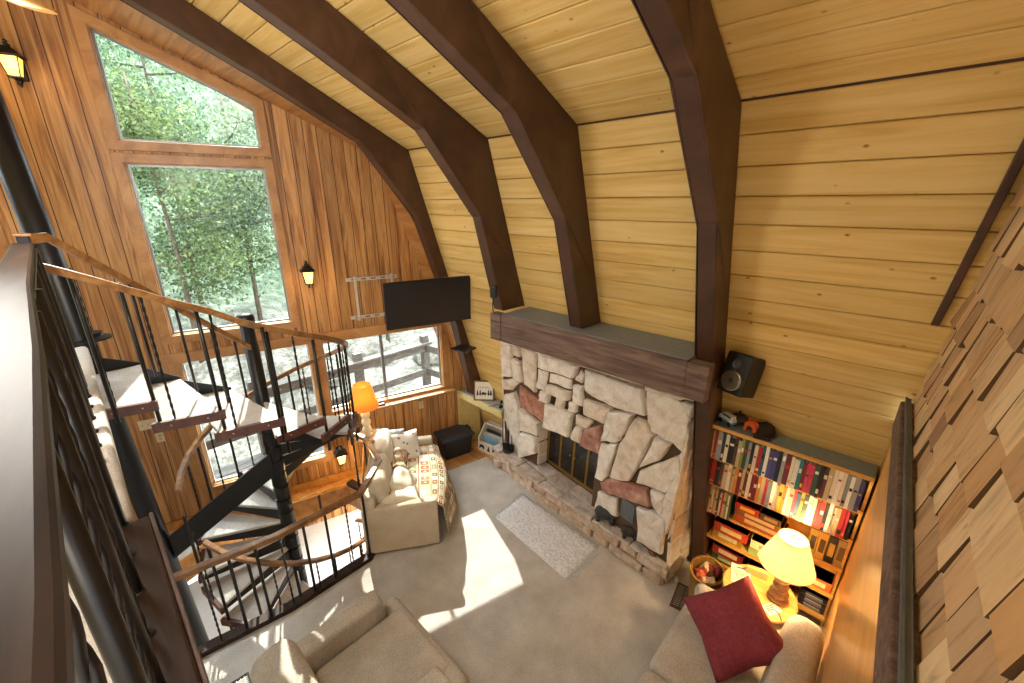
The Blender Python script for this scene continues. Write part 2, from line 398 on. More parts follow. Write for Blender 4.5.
# living room floor with stairwell
HOLE = [(-.08, 3.74), (.70, 3.60), (1.52, 3.60), (1.90, 3.95), (2.02, 4.50), (1.94, 4.96), (.70, 5.30), (-.10, 5.0), (-.25, 4.4)]
g = G(); g.prism([(-4.4, -4.2), (4.3, -4.2), (4.3, 4.49), (3.9, 4.6), (XR, wally(XR)), (-4.6, 4.6)], -.25, 0, None, [HOLE])
struct(g.out('floor', M['carpet'], origin='world'))
g = G(); g.prism([(.3, wally(.3)-.01), (2.1, wally(2.1)-.01), (2.1, wally(2.1)-.20), (.70, 5.31), (.3, 5.2)], .001, .012)
struct(g.out('floor_wood_landing', M['orangewood'], origin='world')).name = 'floor_2'
g = G(); g.prism([(3.95, wally(3.95)-.02), (2.95, wally(2.95)-.02), (2.95, 4.25), (3.72, 4.06), (4.0, 4.0)], .001, .008)
struct(g.out('floor_3', wood('entry_plank', ['8f6236', 'b5854f', 'c79a64'], (8, 1.5, 8), .4), origin='world'))
g = G(); g.bx(-.3, 4.3, 0, .025, 0, .11); o = g.out('baseboard_end', M['orangewood'], origin='world'); o.matrix_world = END; struct(o)
# lower level seen through the stairwell
g = G(); g.bx(-2.5, 4.5, 2.2, 6.25, -1.4, -1.3); struct(g.out('floor_lower', M['carpet_low'], origin='world')).name = 'floor_4'
g = G(); g.bx(-.3, 5.2, -1.02, -.9, -1.3, -.25); o = g.out('wall_lower_end', M['panel'], origin='world'); o.matrix_world = END; struct(o)
g = G(); g.bx(-2.5, -2.4, 2.2, 6.0, -1.3, -.25); g.bx(4.4, 4.5, 2.2, 6.0, -1.3, -.25); g.bx(-2.5, 4.5, 2.2, 2.3, -1.3, -.25)
struct(g.out('wall_lower_sides', M['panel'], origin='world'))
g = G(); N = len(HOLE)
for i in range(N):
    a, b = Vector((*HOLE[i], 0)), Vector((*HOLE[(i+1) % N], 0)); d = (b-a).normalized(); q = Vector((-d.y, d.x, 0))*.0
    g.mk([a+Vector((0,0,.0)), b, b-Vector((0,0,.30)), a-Vector((0,0,.30)), a+Vector((d.y, -d.x, 0))*-.02, b+Vector((d.y, -d.x, 0))*-.02, b+Vector((d.y, -d.x, 0))*-.02-Vector((0,0,.30)), a+Vector((d.y, -d.x, 0))*-.02-Vector((0,0,.30))],
         [(0,1,2,3), (7,6,5,4), (0,4,5,1), (3,2,6,7), (0,3,7,4), (1,5,6,2)])
struct(g.out('trim_10', M['orangewood'], origin='world'))

# shingled wall, its beam, and the veneer partition under it
def shy(z): return -.18-(z-2.55)*.06
g = G(); g.prism([(.12, 2.55), (wx(2.55), 2.55), (KX, KZ), (.12, rz_(.12))], 0, 0.04, Matrix(((1,0,0,0), (0,-.06,-1,-.275+.153), (0,1,0,0), (0,0,0,1))))
rs = random.Random(3)
z = 2.53
while z < 5.2:
    x = .14+rs.uniform(0, .1)
    while True:
        wd = rs.uniform(.11, .25)
        xm = min(wx(z+.05)+.03, (KX-(z-KZ)/SR) if z > KZ else 9)
        if x+.05 > xm: break
        x1 = min(x+wd, xm)-.014; dz = rs.uniform(-.018, .018); t = rs.uniform(.012, .030); L_ = .27
        z0 = z+dz; z1 = z0+L_
        y0, y1 = shy(z0)-.046, shy(z1)-.058
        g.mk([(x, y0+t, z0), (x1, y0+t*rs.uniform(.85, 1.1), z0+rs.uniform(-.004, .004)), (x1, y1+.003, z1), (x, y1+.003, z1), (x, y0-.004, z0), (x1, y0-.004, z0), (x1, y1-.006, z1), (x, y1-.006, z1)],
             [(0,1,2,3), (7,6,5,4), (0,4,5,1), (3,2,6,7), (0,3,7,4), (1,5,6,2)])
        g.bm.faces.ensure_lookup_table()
        for f_ in g.bm.faces[-4:]: f_.material_index = 1  # dark edge faces: shadow in the gaps between shingles, put into colour
        x = x1+.004+rs.uniform(0, .006)
    z += .19
YAW = Matrix.Translation((3.4, -.16, 0)) @ Matrix.Rotation(R(1.1), 4, 'Z') @ Matrix.Translation((-3.4, .16, 0))
def yawed(o): o.matrix_world = YAW; return struct(o)
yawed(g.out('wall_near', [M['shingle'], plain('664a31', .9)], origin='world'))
g = G(); g.bx(.1, wx(2.47)-.1, -.24, -.150, 2.375, 2.555); yawed(g.out('trim_5', M['mantel'], origin='world', bevel=.008))
g = G(); g.bx(.1, wx(2.47)-.08, -.195, -.168, 2.555, 2.572); g.bx(.1, wx(2.47)-.08, -.176, -.168, 2.572, 2.580); yawed(g.out('trim_7', plain('6b7078', .6), origin='world'))  # blue-grey strip paints the bluish light along the beam's top
g = G(); g.prism([(wx(3.06)-.03, 3.06), (wx(KZ)-.075, KZ), (wx(KZ)+.0, KZ), (wx(3.06)+.0, 3.06)], -.20, -.165, Matrix(((1,0,0,0),(0,-.085,1,.26),(0,1,0,0),(0,0,0,1)))); 0; struct(g.out('trim_6', M['dark_beam'], origin='world', bevel=.006))
g = G(); g.prism([(.1, 0), (4.18, 0), (wx(2.37), 2.37), (.1, 2.37)], -.24, -.172, UP); yawed(g.out('wall_partition', M['veneer'], origin='world'))

# loft floor, its edge board
g = G(); g.prism([(-.12, -3.5), (-.12, 1.83), (-.13, 4.72), (-3.2, 4.72), (-3.2, -3.5)], 2.34, 2.60); struct(g.out('floor_5', M['carpet'], origin='world'))
g = G(); g.bx(-.115, -.012, -2.5, 1.80, 2.34, 2.63); struct(g.out('trim_8', M['darkrail'], origin='world', bevel=.008))
g = G(); g.bx(-.012, .0, -2.5, 1.82, 2.33, 2.625); struct(g.out('trim_9', M['dark_beam'], origin='world', bevel=.003))
g = G(); g.rbox((-.10, 3.25, 2.545), (.09, 2.8, .15), .03); struct(g.out('trim_11', M['carpet'], origin='world', smooth=True))
#@@MORE@@
# ------------------------------------------------------------------ spiral staircase
BX, BY, RS = 1.02, 4.42, .85
def tz(a): return 2.31-.165*(a+160)/25
def cp(a, r=RS, z=0.): return Vector((BX+r*math.cos(R(a)), BY+r*math.sin(R(a)), z))
def twist(g, x, y, z0, z1, r=.006, am=.0042):
    n = max(8, int((z1-z0)/.022)); mid = .5*(z0+z1)
    g.tube([(x+am*math.cos(i*1.05), y+am*math.sin(i*1.05), z0+(z1-z0)*i/n) for i in range(n+1)], r, 5)
    g.tube([(x-am*math.cos(i*1.05), y-am*math.sin(i*1.05), z0+(z1-z0)*i/n) for i in range(n+1)], r, 5)
st = thing('spiral_staircase', 'black steel spiral staircase with carpeted treads and wooden handrail', 'staircase', (BX, BY, -1.3))
g = G(); g.tube([(BX, BY, -1.3), (BX, BY, 2.66)], .062, 20); g.lathe([(.07, 2.62), (.075, 2.66), (.07, 2.70), (.03, 2.715)], 20, TRS((BX, BY, 0))); g.out('center_pole', M['black'], st, smooth=True)
for k in range(3, 22):
    a = -160+25*k; z = tz(a); h = 12.9
    g = G()
    def wedge(g, a0, a1, r0, r1, z0, z1):
        pts = [cp(a0, r0)[:2], cp((a0+a1)/2, r0)[:2], cp(a1, r0)[:2], cp(a1, r1)[:2], cp((a0+a1)/2, r1/math.cos(R((a1-a0)/2))*.98)[:2], cp(a0, r1)[:2]]
        g.prism([tuple(p) for p in pts], z0, z1)
    wedge(g, a-h-3, a+h, .05, RS-.02, z-.035, z); tr = g.out('tread', M['carpet'] if k < 14 else M['carpet'], st, bevel=.01)
    g = G(); p0, p1 = cp(a-h-1, .05), cp(a-h-1, RS-.03); q = Vector((-math.sin(R(a-h)), math.cos(R(a-h)), 0))*.012
    for aa in (a-h+1, a+h-1):
        p0, p1 = cp(aa, .05), cp(aa, RS-.03); q = Vector((-math.sin(R(aa)), math.cos(R(aa)), 0))*.006
        g.mk([p0-q+Vector((0,0,z-.16)), p0-q+Vector((0,0,z-.036)), p1-q+Vector((0,0,z-.036)), p1-q+Vector((0,0,z-.075)), p0+q+Vector((0,0,z-.16)), p0+q+Vector((0,0,z-.036)), p1+q+Vector((0,0,z-.036)), p1+q+Vector((0,0,z-.075))],
             [(0,1,2,3), (7,6,5,4), (0,4,5,1), (1,5,6,2), (2,6,7,3), (3,7,4,0)])
    g.tube([(BX, BY, z-.17), (BX, BY, z-.03)], .075, 16)
    g.out('bracket', M['black'], tr)
    g = G(); e0, e1 = cp(a-h-2, RS), cp(a+h+1.5, RS); g.rail([e0+Vector((0,0,z+.006)), e1+Vector((0,0,z+.006))], .035, .075); nb = g.out('nosing', M['nosing'], tr, bevel=.003)
    g = G()
    for f in (.25, .75):
        p = e0.lerp(e1, f)+(e0.lerp(e1, .5)-Vector((BX, BY, 0))).normalized()*.018; g.ball((p.x, p.y, z-.03), .007, sub=1)
    g.out('screw', plain('b8a99a', .4, .6), tr)
    if -1 <= k:
        for f, kind in ((.12, 'w'), (.62, 't')):
            if k == 13: continue
            p = cp(a-h+2*h*f, RS-.022); zt = tz(a-h+2*h*f)+.88-.03
            g = G()
            if kind == 't': twist(g, p.x, p.y, z-.02, zt)
            else: g.tube([(p.x, p.y, z-.20), (p.x, p.y, zt)], .0135, 8)
            g.out('baluster', M['blackmetal'], st, smooth=True)
ZH = .91
def helix(a0, a1, r, dz): 
    n = int((a1-a0)/12.5); return [cp(a0+(a1-a0)*i/n, r, tz(a0+(a1-a0)*i/n)+dz) for i in range(n+1)]
g = G(); g.rail([(-.13, 3.48, 3.40), (.01, 3.50, 3.325), (.43, 3.56, 3.08), (.62, 3.61, 2.98)]+helix(-105, 165, RS-.01, ZH), .048, .052); g.out('handrail', M['railwood'], st, bevel=.006)
g = G(); g.rail(helix(205, 372, RS-.01, ZH), .048, .038); g.out('handrail', M['railwood'], st, bevel=.006)
g = G(); g.rail([(-.17, 3.70, 3.525), (-.06, 3.77, 3.535), (BX-.03, BY-.07, 2.43)], .045, .055); g.out('inner_handrail', M['railwood'], st, bevel=.006)
def flat_tread(pts, z):
    # pts: front left, front right, back right, back left
    g = G(); g.prism(pts, z-.035, z); tr = g.out('tread', M['carpet'], st, bevel=.01)
    a, b = Vector((*pts[0], z+.006)), Vector((*pts[1], z+.006)); nn = Vector(((b-a).y, -(b-a).x, 0)).normalized(); a += nn*.02-(b-a)*.06; b += nn*.02+(b-a)*.04
    g = G(); g.rail([a, b], .035, .075); g.out('nosing', M['nosing'], tr, bevel=.003)
    g = G()
    for f in (.25, .75): q = a.lerp(b, f)+nn*.018; g.ball((q.x, q.y, z-.03), .007, sub=1)
    g.out('screw', plain('b8a99a', .4, .6), tr)
    g = G(); c, d = Vector((*pts[3], 0)), Vector((*pts[2], 0)); q = Vector((0, .012, 0))
    vs = [c+Vector((0,0,z-.06)), c+Vector((0,0,z+.17)), d+Vector((0,0,z+.015)), d+Vector((0,0,z-.06))]; vs += [v+q for v in vs]
    g.mk(vs, [(0,1,2,3), (7,6,5,4), (0,4,5,1), (1,5,6,2), (2,6,7,3), (3,7,4,0)]); g.out('bracket', M['black'], tr)
    for f, kind in ((.30, 't'), (.93, 'w')):
        q = a.lerp(b, f)-nn*.03; zt = 3.40-.575*(q.x+.13)-.02
        g = G()
        if kind == 't': twist(g, q.x, q.y, z-.02, zt)
        else: g.tube([(q.x, q.y, z-.24), (q.x, q.y, zt)], .0135, 8)
        g.out('baluster', M['blackmetal'], st, smooth=True)
flat_tread([(-.09, 3.87), (.20, 3.78), (.23, 4.80), (-.09, 4.78)], 2.33)
flat_tread([(.17, 3.78), (.56, 3.66), (.46, 4.66), (.22, 4.70)], 2.16)
flat_tread([(.50, 3.66), (.93, 3.55), (.80, 4.50), (.46, 4.60)], 1.99)
for x, y_, zt in ((-.11, 3.53, 3.35), (-.02, 3.62, 3.30)):
    g = G(); g.tube([(x, y_, 2.30), (x, y_, zt)], .0135, 8); g.out('baluster', M['blackmetal'], st, smooth=True)
for t in (.30, .52, .72, .88):
    q = Vector((-.06, 3.77, 3.51)).lerp(Vector((BX-.03, BY-.07, 2.40)), t)
    g = G(); g.tube([(q.x, q.y, q.z-.72), (q.x, q.y, q.z)], .010, 8); g.out('inner_baluster', M['blackmetal'], st, smooth=True)

t = thing('support_post', 'tall round black steel post rising beside the loft edge', 'post', (-.015, 4.9, -1.3))
g = G(); g.tube([(.03, 4.9, -1.3), (-.165, 4.9, 5.45)], .085, 24); g.out('post', M['black'], t, smooth=True)
g = G(); g.lathe([(.13, 2.60), (.13, 2.615), (.075, 2.63), (.075, 2.66)], 20, TRS((-.015, 4.9, 0))); g.out('collar', M['black'], t, smooth=False)
g = G()
a, b = Vector((.06, 4.86, .36)), Vector((BX-.04, BY-.05, 1.13)); d = (b-a).normalized(); q = Vector((-d.y, d.x, 0))*.03
vs = [a-q-Vector((0,0,.15)), a-q+Vector((0,0,.12)), b-q+Vector((0,0,.12)), b-q-Vector((0,0,.15))]; vs += [v+q*2 for v in vs]
g.mk(vs, [(0,1,2,3), (7,6,5,4), (0,4,5,1), (1,5,6,2), (2,6,7,3), (3,7,4,0)])
tag(g.out('steel_brace', M['black'], bevel=.006), 'wide flat black steel brace slanting between the staircase pole and the tall post', 'brace')

# loft railing
lr = thing('loft_railing', 'dark wood topped loft railing with black metal balusters in the foreground', 'railing', (-.08, .8, 2.6))
g = G(); g.rail([(-.086, -2.4, 3.50), (-.086, .3, 3.50), (-.098, .9, 3.50), (-.124, 1.7, 3.50), (-.15, 3.45, 3.50)], .082, .030); g.out('handrail', M['darkrail'], lr, bevel=.009)
g = G(); g.rail([(-.08, -2.4, 3.469), (-.08, .5, 3.469), (-.095, 1.2, 3.469), (-.12, 3.43, 3.469)], .035, .01); g.out('rail_channel', M['blackmetal'], lr)
y = 3.32; i = 0
while y > -.75:
    x = -.075 if y < 1.0 else (-.085 if y < 1.9 else -.11)
    g = G()
    if i % 2 == 0: g.tube([(x, y, 2.62), (x, y, 3.465)], .0155, 12)
    else: twist(g, x, y, 2.62, 3.465, .0062, .0036)
    g.tube([(x, y, 2.62), (x, y, 2.632)], .02, 10)
    g.out('baluster', M['blackmetal'], lr, smooth=True); y -= .19; i += 1
g = G(); g.bx(-.165, -.115, 3.45, 3.50, 2.60, 3.53); g.out('newel', M['black'], lr, bevel=.006)
g = G(); g.bx(-.175, -.105, 3.44, 3.51, 3.53, 3.545); g.out('newel_cap', M['railwood'], lr, bevel=.004)

# guard rail around the stairwell
gp = [(-.06, 3.70), (.70, 3.57), (1.51, 3.57), (1.93, 3.93), (2.06, 4.50), (1.97, 4.95)]
gr = thing('stairwell_guardrail', 'wood topped guardrail with black balusters on the carpet around the stairwell', 'railing', (1, 3.57, 0))
g = G(); g.rail([(p[0], p[1], .90) for p in gp], .06, .05); g.out('handrail', M['railwood'], gr, bevel=.006)
g = G(); g.rail([(p[0], p[1]+.02, .05) for p in gp], .10, .06); g.out('base_rail', M['darkrail'], gr, bevel=.004)
pts = []
for s_ in range(len(gp)-1):
    a, b = Vector(gp[s_]), Vector(gp[s_+1]); n = max(2, round((b-a).length/.20))
    pts += [a.lerp(b, (k+.15)/n) for k in range(n)]
for i, p in enumerate(pts):
    g = G()
    if i % 3 != 1: g.tube([(p.x, p.y, .04), (p.x, p.y, .86)], .013, 8)
    else: twist(g, p.x, p.y, .04, .86)
    g.out('baluster', M['blackmetal'], gr, smooth=True)

# ------------------------------------------------------------------ fireplace wall
# the breast is a slightly leaning, slightly twisted plane of rubble: local a along it, d into the wall, z up
BR = [Vector(v) for v in ((3.42, 1.06, 2.09), (3.44, 1.12, .28), (3.90, 3.80, .28), (3.44, 3.41, 2.09))]
def breast(a, d, z):
    t = a/2.68; s_ = max(0., (z-.28)/1.81)
    q = (BR[1]*(1-t)+BR[2]*t)*(1-s_)+(BR[0]*(1-t)+BR[3]*t)*s_
    if d < 0 and z < .32: d *= .40+.8*min(1, max(0, t)*1.6)
    return Vector((q.x+d*.992, q.y-d*.13, z))
class FG(G):
    def out(s, *a, **k):
        for v in s.bm.verts: v.co = breast(*v.co)
        return G.out(s, *a, **k)
FP = Matrix.Identity(4)
fp = thing('stone_fireplace', 'rubble stone fireplace with brass glass doors under the dark mantel beam', 'fireplace', (3.7, 2.4, 0))
STONES = [
   [(2.641, 2.062), (2.471, 2.069), (2.465, 1.612), (2.682, 1.541)] ,
   [(2.449, 2.096), (2.329, 2.092), (2.3, 1.959), (2.444, 1.944)] ,
   [(2.437, 1.912), (2.307, 1.902), (2.262, 1.596), (2.427, 1.613)] ,
   [(2.287, 2.102), (2.026, 2.102), (2.024, 1.516), (2.233, 1.571), (2.272, 1.934)] ,
   [(2.0, 2.093), (1.359, 2.095), (1.423, 1.916), (1.811, 1.897), (1.992, 1.903)] ,
   [(1.991, 1.877), (1.822, 1.873), (1.871, 1.599), (2.014, 1.606)] ,
   [(1.791, 1.872), (1.449, 1.884), (1.449, 1.765), (1.796, 1.755)] ,
   [(1.813, 1.718), (1.446, 1.735), (1.463, 1.611), (1.832, 1.597)] ,
   [(1.405, 1.907), (1.337, 2.045), (1.276, 1.992), (1.298, 1.891)] ,
   [(1.416, 1.84), (1.278, 1.868), (1.26, 1.609), (1.403, 1.607)] ,
   [(2.684, 1.495), (2.389, 1.619), (2.337, 1.559), (2.469, 1.394), (2.666, 1.339)] ,
   [(2.636, 1.271), (2.406, 1.411), (2.329, 1.212), (2.357, 0.249), (2.743, 0.154)] ,
   [(2.329, 1.526), (1.847, 1.398), (1.866, 1.115), (2.298, 1.213)] ,
   [(1.918, 1.594), (1.773, 1.596), (1.79, 1.455), (1.938, 1.444)] ,
   [(1.664, 1.591), (1.54, 1.599), (1.547, 1.462), (1.684, 1.44)] ,
   [(1.456, 1.603), (1.334, 1.607), (1.339, 1.491), (1.462, 1.474)] ,
   [(1.829, 1.44), (1.377, 1.46), (1.403, 1.117), (1.849, 1.061)] ,
   [(1.233, 1.718), (0.866, 1.72), (0.939, 1.512), (1.222, 1.522)] ,
   [(1.275, 2.071), (0.53, 2.065), (0.461, 1.788), (0.896, 1.756), (1.133, 1.787), (1.247, 1.835)] ,
   [(1.331, 1.473), (1.094, 1.477), (1.135, 1.357), (1.318, 1.351)] ,
   [(1.315, 1.325), (1.216, 1.321), (1.232, 1.106), (1.385, 1.12)] ,
   [(1.184, 1.346), (0.961, 1.483), (0.937, 1.105), (1.231, 1.09)] ,
   [(0.888, 1.694), (0.595, 1.757), (0.662, 1.495), (0.726, 1.371), (0.926, 1.298), (0.921, 1.495)] ,
   [(0.932, 1.265), (0.732, 1.344), (0.779, 0.927), (0.84, 0.782), (0.949, 0.77)] ,
   [(0.564, 1.733), (0.446, 1.726), (0.334, 1.625), (0.414, 1.313), (0.524, 0.974), (0.763, 0.884), (0.705, 1.362)] ,
   [(0.498, 2.054), (0.143, 2.056), (0.011, 1.918), (0.007, 1.566), (0.126, 1.62), (0.38, 1.64), (0.445, 1.794)] ,
   [(0.317, 1.623), (0.148, 1.602), (0.233, 1.384), (0.431, 1.196), (0.397, 1.321)] ,
   [(0.427, 1.166), (0.214, 1.367), (0.04, 1.535), (0.017, 1.362), (0.119, 1.061), (0.447, 1.0)] ,
   [(0.889, 0.739), (0.747, 0.882), (0.326, 0.993), (0.231, 0.826), (0.617, 0.697), (0.849, 0.641)] ,
   [(0.903, 0.587), (0.642, 0.658), (0.598, 0.418), (0.931, 0.298)] ,
   [(0.275, 1.014), (0.114, 1.027), (0.116, 0.792), (0.22, 0.838)] ,
   [(0.393, 0.717), (0.224, 0.782), (0.07, 0.767), (0.036, 0.352), (0.314, 0.329)] ,
   [(0.133, 2.041), (-0.004, 2.073), (-0.001, 1.933)] ,
   [(2.661, 2.113), (2.047, 2.137), (2.033, 2.11), (2.301, 2.109), (2.633, 2.075)] ,
   [(2.015, 2.135), (1.347, 2.134), (0.539, 2.115), (0.531, 2.072), (1.36, 2.104), (2.001, 2.103)] ,
   [(0.528, 2.105), (0.011, 2.112), (0.137, 2.066), (0.512, 2.062)] ,
   [(2.298, 1.174), (1.95, 1.075), (1.955, 0.846), (2.297, 0.766)] ,
   [(2.297, 0.731), (1.953, 0.814), (1.972, 0.528), (2.312, 0.231)] ,
   [(0.0, 1.553), (0.008, 1.904), (-0.024, 1.77), (-0.029, 1.369), (0.04, 1.535)] ,
   [(0.032, 1.513), (-0.025, 1.346), (-0.011, 0.924), (0.028, 0.615), (0.062, 0.772), (0.109, 0.797), (0.108, 1.067), (0.012, 1.356)] ,
]
def stone_mat(name, cols):
    t = NT(name); v = t.coord((1,1,1)); f = t.noise(v, 9, 6, .65, .4); f2 = t.noise(v, 40, 4, .7)
    c = t.ramp(f, [(.3, srgb(cols[0])), (.5, srgb(cols[1])), (.68, srgb(cols[2]))])
    r = t.ramp(t.island(), [(0, (.86,.77,.70)), (.35, (1,.96,.92)), (.7, (.94,.93,.94)), (1, (1.1,1.1,1.1))]); c = t.mix(1., c, r, 'MULTIPLY')
    t.bump(t.math('ADD', f, t.math('MULTIPLY', f2, .4)), .9, .02); return t.fin(c, .85, 0, .25)
M['stone'] = stone_mat('rubble_stone', ['d6c8bc', 'f0e9e1', 'fcfaf7'])
M['stone_hearth'] = stone_mat('hearth_stone_face', ['a58a76', 'cdb7a4', 'e6dace'])
M['stone_pink'] = stone_mat('pink_stone', ['9c6a60', 'bd8e84', 'dcbdb2'])
M['mortar'] = plain('5d4936', .95, bump=.5)
rs = random.Random(11); g = FG()
def stone(g, poly, th, T, mi=0):
    c = Vector((sum(p[0] for p in poly)/len(poly), sum(p[1] for p in poly)/len(poly))); pl = []
    n = len(poly)
    for i in range(n):
        a, b = Vector(poly[i]), Vector(poly[(i+1) % n]); pl.append(a)
        if (b-a).length > .12:
            for f in (.33, .67): m = a.lerp(b, f); pl.append(m+(m-c).normalized()*rs.uniform(-.012, .014))
    n = len(pl); v = []; t1 = [th+rs.uniform(-.006, .012) for _ in pl]
    tx, tz_ = rs.uniform(-.05, .05), rs.uniform(-.05, .05)
    for p in pl: v.append((p.x, .03, p.y))
    for p in pl: q = c+(p-c)*.985; v.append((q.x, -th*.75, q.y))
    for i, p in enumerate(pl):
        q = p+(c-p).normalized()*min(.022, (c-p).length*.3); v.append((q.x, -t1[i]-tx*(q.x-c.x)-tz_*(q.y-c.y), q.y))
    v.append((c.x, -th-rs.uniform(.004, .018), c.y)); f = []
    for L_ in range(2):
        for i in range(n): j = (i+1) % n; f.append((L_*n+i, L_*n+j, L_*n+n+j, L_*n+n+i))
    for i in range(n): f.append((2*n+i, 2*n+(i+1) % n, 3*n))
    g.mi = mi; g.mk(v, f, T); g.mi = 0
PINK = {12, 21, 28}
for i, s_ in enumerate(STONES): stone(g, s_, rs.uniform(.03, .075), FP, 1 if i in PINK else 0)
g.out('stone_facing', [M['stone'], M['stone_pink']], fp)
g = FG()
OPN = [(.995, .26), (.995, 1.14), (1.3, 1.13), (1.85, 1.10), (1.955, 1.08), (1.985, .26)]
g.prism([(0, 0), (0, 2.10), (1.34, 2.13), (2.70, 2.10), (2.70, 0)], .0, .10, FP @ UP, [OPN, [(.40, .45), (.40, .72), (.59, .68), (.59, .43)]]+[[(a-.036, z-.055), (a-.036, z+.06), (a+.036, z+.05), (a+.036, z-.06)] for a, z in ((1.97, 1.48), (1.735, 1.50), (1.50, 1.53), (1.265, 1.53))])
g.out('mortar_bed', M['mortar'], fp)
g = FG()
for a, z in ((1.97, 1.48), (1.735, 1.50), (1.50, 1.53), (1.265, 1.53)): g.bx(a-.05, a+.05, .09, .105, z-.07, z+.07)
g.out('vent_hole', plain('14100d', .95), fp)
g = FG()   # end face of the breast, rough ledgestone lit by the reading lamp, and the left end
for side, x0 in ((0, 0.0), (1, 2.70)):
    g = FG(); zc = .02
    while zc < 2.06:
        hh = rs.uniform(.10, .30); z1 = min(zc+hh, 2.07); dep = max(.12, min(.40, wx(zc+.1)-3.42)) if side == 0 else .14
        e = .0
        while e < dep:
            wd = min(rs.uniform(.10, .26), dep-e); pr = rs.uniform(.015, .055)
            s0 = -pr if side == 0 else 0; s1 = 0.02 if side == 0 else pr
            j = lambda: rs.uniform(-.008, .008)
            xs = (x0+s0, x0+s1)
            vs = [(xs[a]+(j() if (a == side) else 0), e+b*(wd-.008)+j(), zc+c*(z1-zc-.010)+j()) for a in (0,1) for b in (0,1) for c in (0,1)]
            g.mk(vs, [(0,1,3,2),(4,6,7,5),(0,4,5,1),(2,3,7,6),(0,2,6,4),(1,5,7,3)], FP); e += wd
        zc = z1
    g.out('end_stones', M['stone'], fp, bevel=.008)
g = FG(); g.bx(.0, 2.7, -.02, .12, 2.085, 2.105, FP); g.out('top_ledge', plain('b9b2ab', .8), fp)
# firebox
g = FG(); g.bx(.95, 2.03, .235, .25, .22, 1.18, FP); g.bx(.95, .992, .1, .25, .22, 1.16, FP); g.bx(1.99, 2.03, .1, .25, .22, 1.16, FP); g.bx(.95, 2.03, .1, .25, 1.145, 1.17, FP)
fb = g.out('firebox', plain('1c1a19', .9), fp)
g = FG(); rs.seed(4)
for zz in (.29, .50, .72, .90):
    g.bx(1.955, 1.99, .0, .16, zz+.005, zz+.20, FP); g.bx(.975, 1.0, .0, .16, zz+.005, zz+.2, FP)
g.out('opening_reveal', M['stone'], fp, bevel=.01)
fr = FG(); yd = .17
for x in (1.02, 1.25, 1.48, 1.71, 1.94): fr.bx(x-.014, x+.014, yd-.012, yd+.012, .31, 1.05, FP)
for zz in (.325, 1.03): fr.bx(1.0, 1.955, yd-.014, yd+.014, zz-.02, zz+.02, FP)
dr = fr.out('fire_door_frame', M['brass'], fp, bevel=.003)
for k in range(4):
    g = FG(); x = 1.02+.23*k; g.bx(x+.014, x+.216, yd-.003, yd+.003, .345, 1.01, FP); g.out('door_pane', M['smoke'], dr)
g = FG()
for x in (1.44, 1.52): g.ball(FP @ Vector((x, yd-.03, .68)), .012)
g.out('door_knob', M['brass'], dr)
g = FG()
for k in range(9): z = .44+k*.028; g.bx(.425, .595, -.005, .02, z, z+.016, FP)
g.bx(.415, .605, .02, .03, .42, .70, FP); g.out('vent_grille', plain('8d949c', .4, .6), fp)
# hearth
g = FG(); HX0, HX1, HD = -.02, 2.72, .17
g.bx(HX0+.02, HX1-.02, -HD+.03, .2, 0, .25, FP); g.out('hearth_core', M['mortar'], fp)
g = FG(); rs.seed(21)
zrow = [(0, .12), (.125, .235)]
def ffront(x): return -.06-.08*max(0, x-.9)/1.8*0 -(.02 if x < .9 else .28)   # the right end steps back
def slabrow(x0, x1, y, z0, z1, T, g, wmin=.18, wmax=.42):
    x = x0
    while x < x1-.02:
        wd = min(rs.uniform(wmin, wmax), x1-x)
        if x1-(x+wd) < .1: wd = x1-x
        j = lambda s=.012: rs.uniform(-s, s)
        pr = rs.uniform(.0, .05)
        vs = [(x+.010+a*(wd-.020)+j(.016), y-pr*(1-b)+b*.10, z0+.004+c*(z1-z0-.016)+j(.012)) for a in (0,1) for b in (0,1) for c in (0,1)]
        g.mk(vs, [(0,1,3,2),(4,6,7,5),(0,4,5,1),(2,3,7,6),(0,2,6,4),(1,5,7,3)], T); x += wd
for z0, z1 in zrow: slabrow(HX0, HX1, -HD, z0, z1, FP, g)
for z0, z1 in zrow:
    T2 = FP @ Matrix.Translation((HX0, 0, 0)) @ Matrix.Rotation(-math.pi/2, 4, 'Z'); slabrow(0, HD, 0, z0, z1, T2, g)
g.out('hearth_front', M['stone_hearth'], fp, bevel=.01)
g = FG(); x = HX0-.02
while x < HX1-.05:
    wd = min(rs.uniform(.26, .5), HX1+.02-x); sp = rs.uniform(.10, .24); sk = rs.uniform(-.06, .06)
    y0, y1 = -HD-.03, (.16 if .98 < x+wd/2 < 1.95 else .0); ym = y0+sp if y1 > .1 else y1
    for (a, b, sa) in ((y0, ym-.006, 0), (ym+.006, y1, sk)):
        if b-a < .02: continue
        vs = [(x+.007+sa*.3, a, .235), (x+wd-.007, a, .235), (x+wd-.007+sa*.3, b, .235), (x+.007+sa*.2, b, .235)]
        th = rs.uniform(.03, .05); vs += [(p[0], p[1], p[2]+th) for p in vs]
        g.mk(vs, [(3,2,1,0), (4,5,6,7), (0,1,5,4), (1,2,6,5), (2,3,7,6), (3,0,4,7)], FP)
    x += wd
g.out('hearth_top', stone_mat('hearth_stone', ['a39a94', 'c8beb6', 'e2d8ce']), fp, bevel=.01)

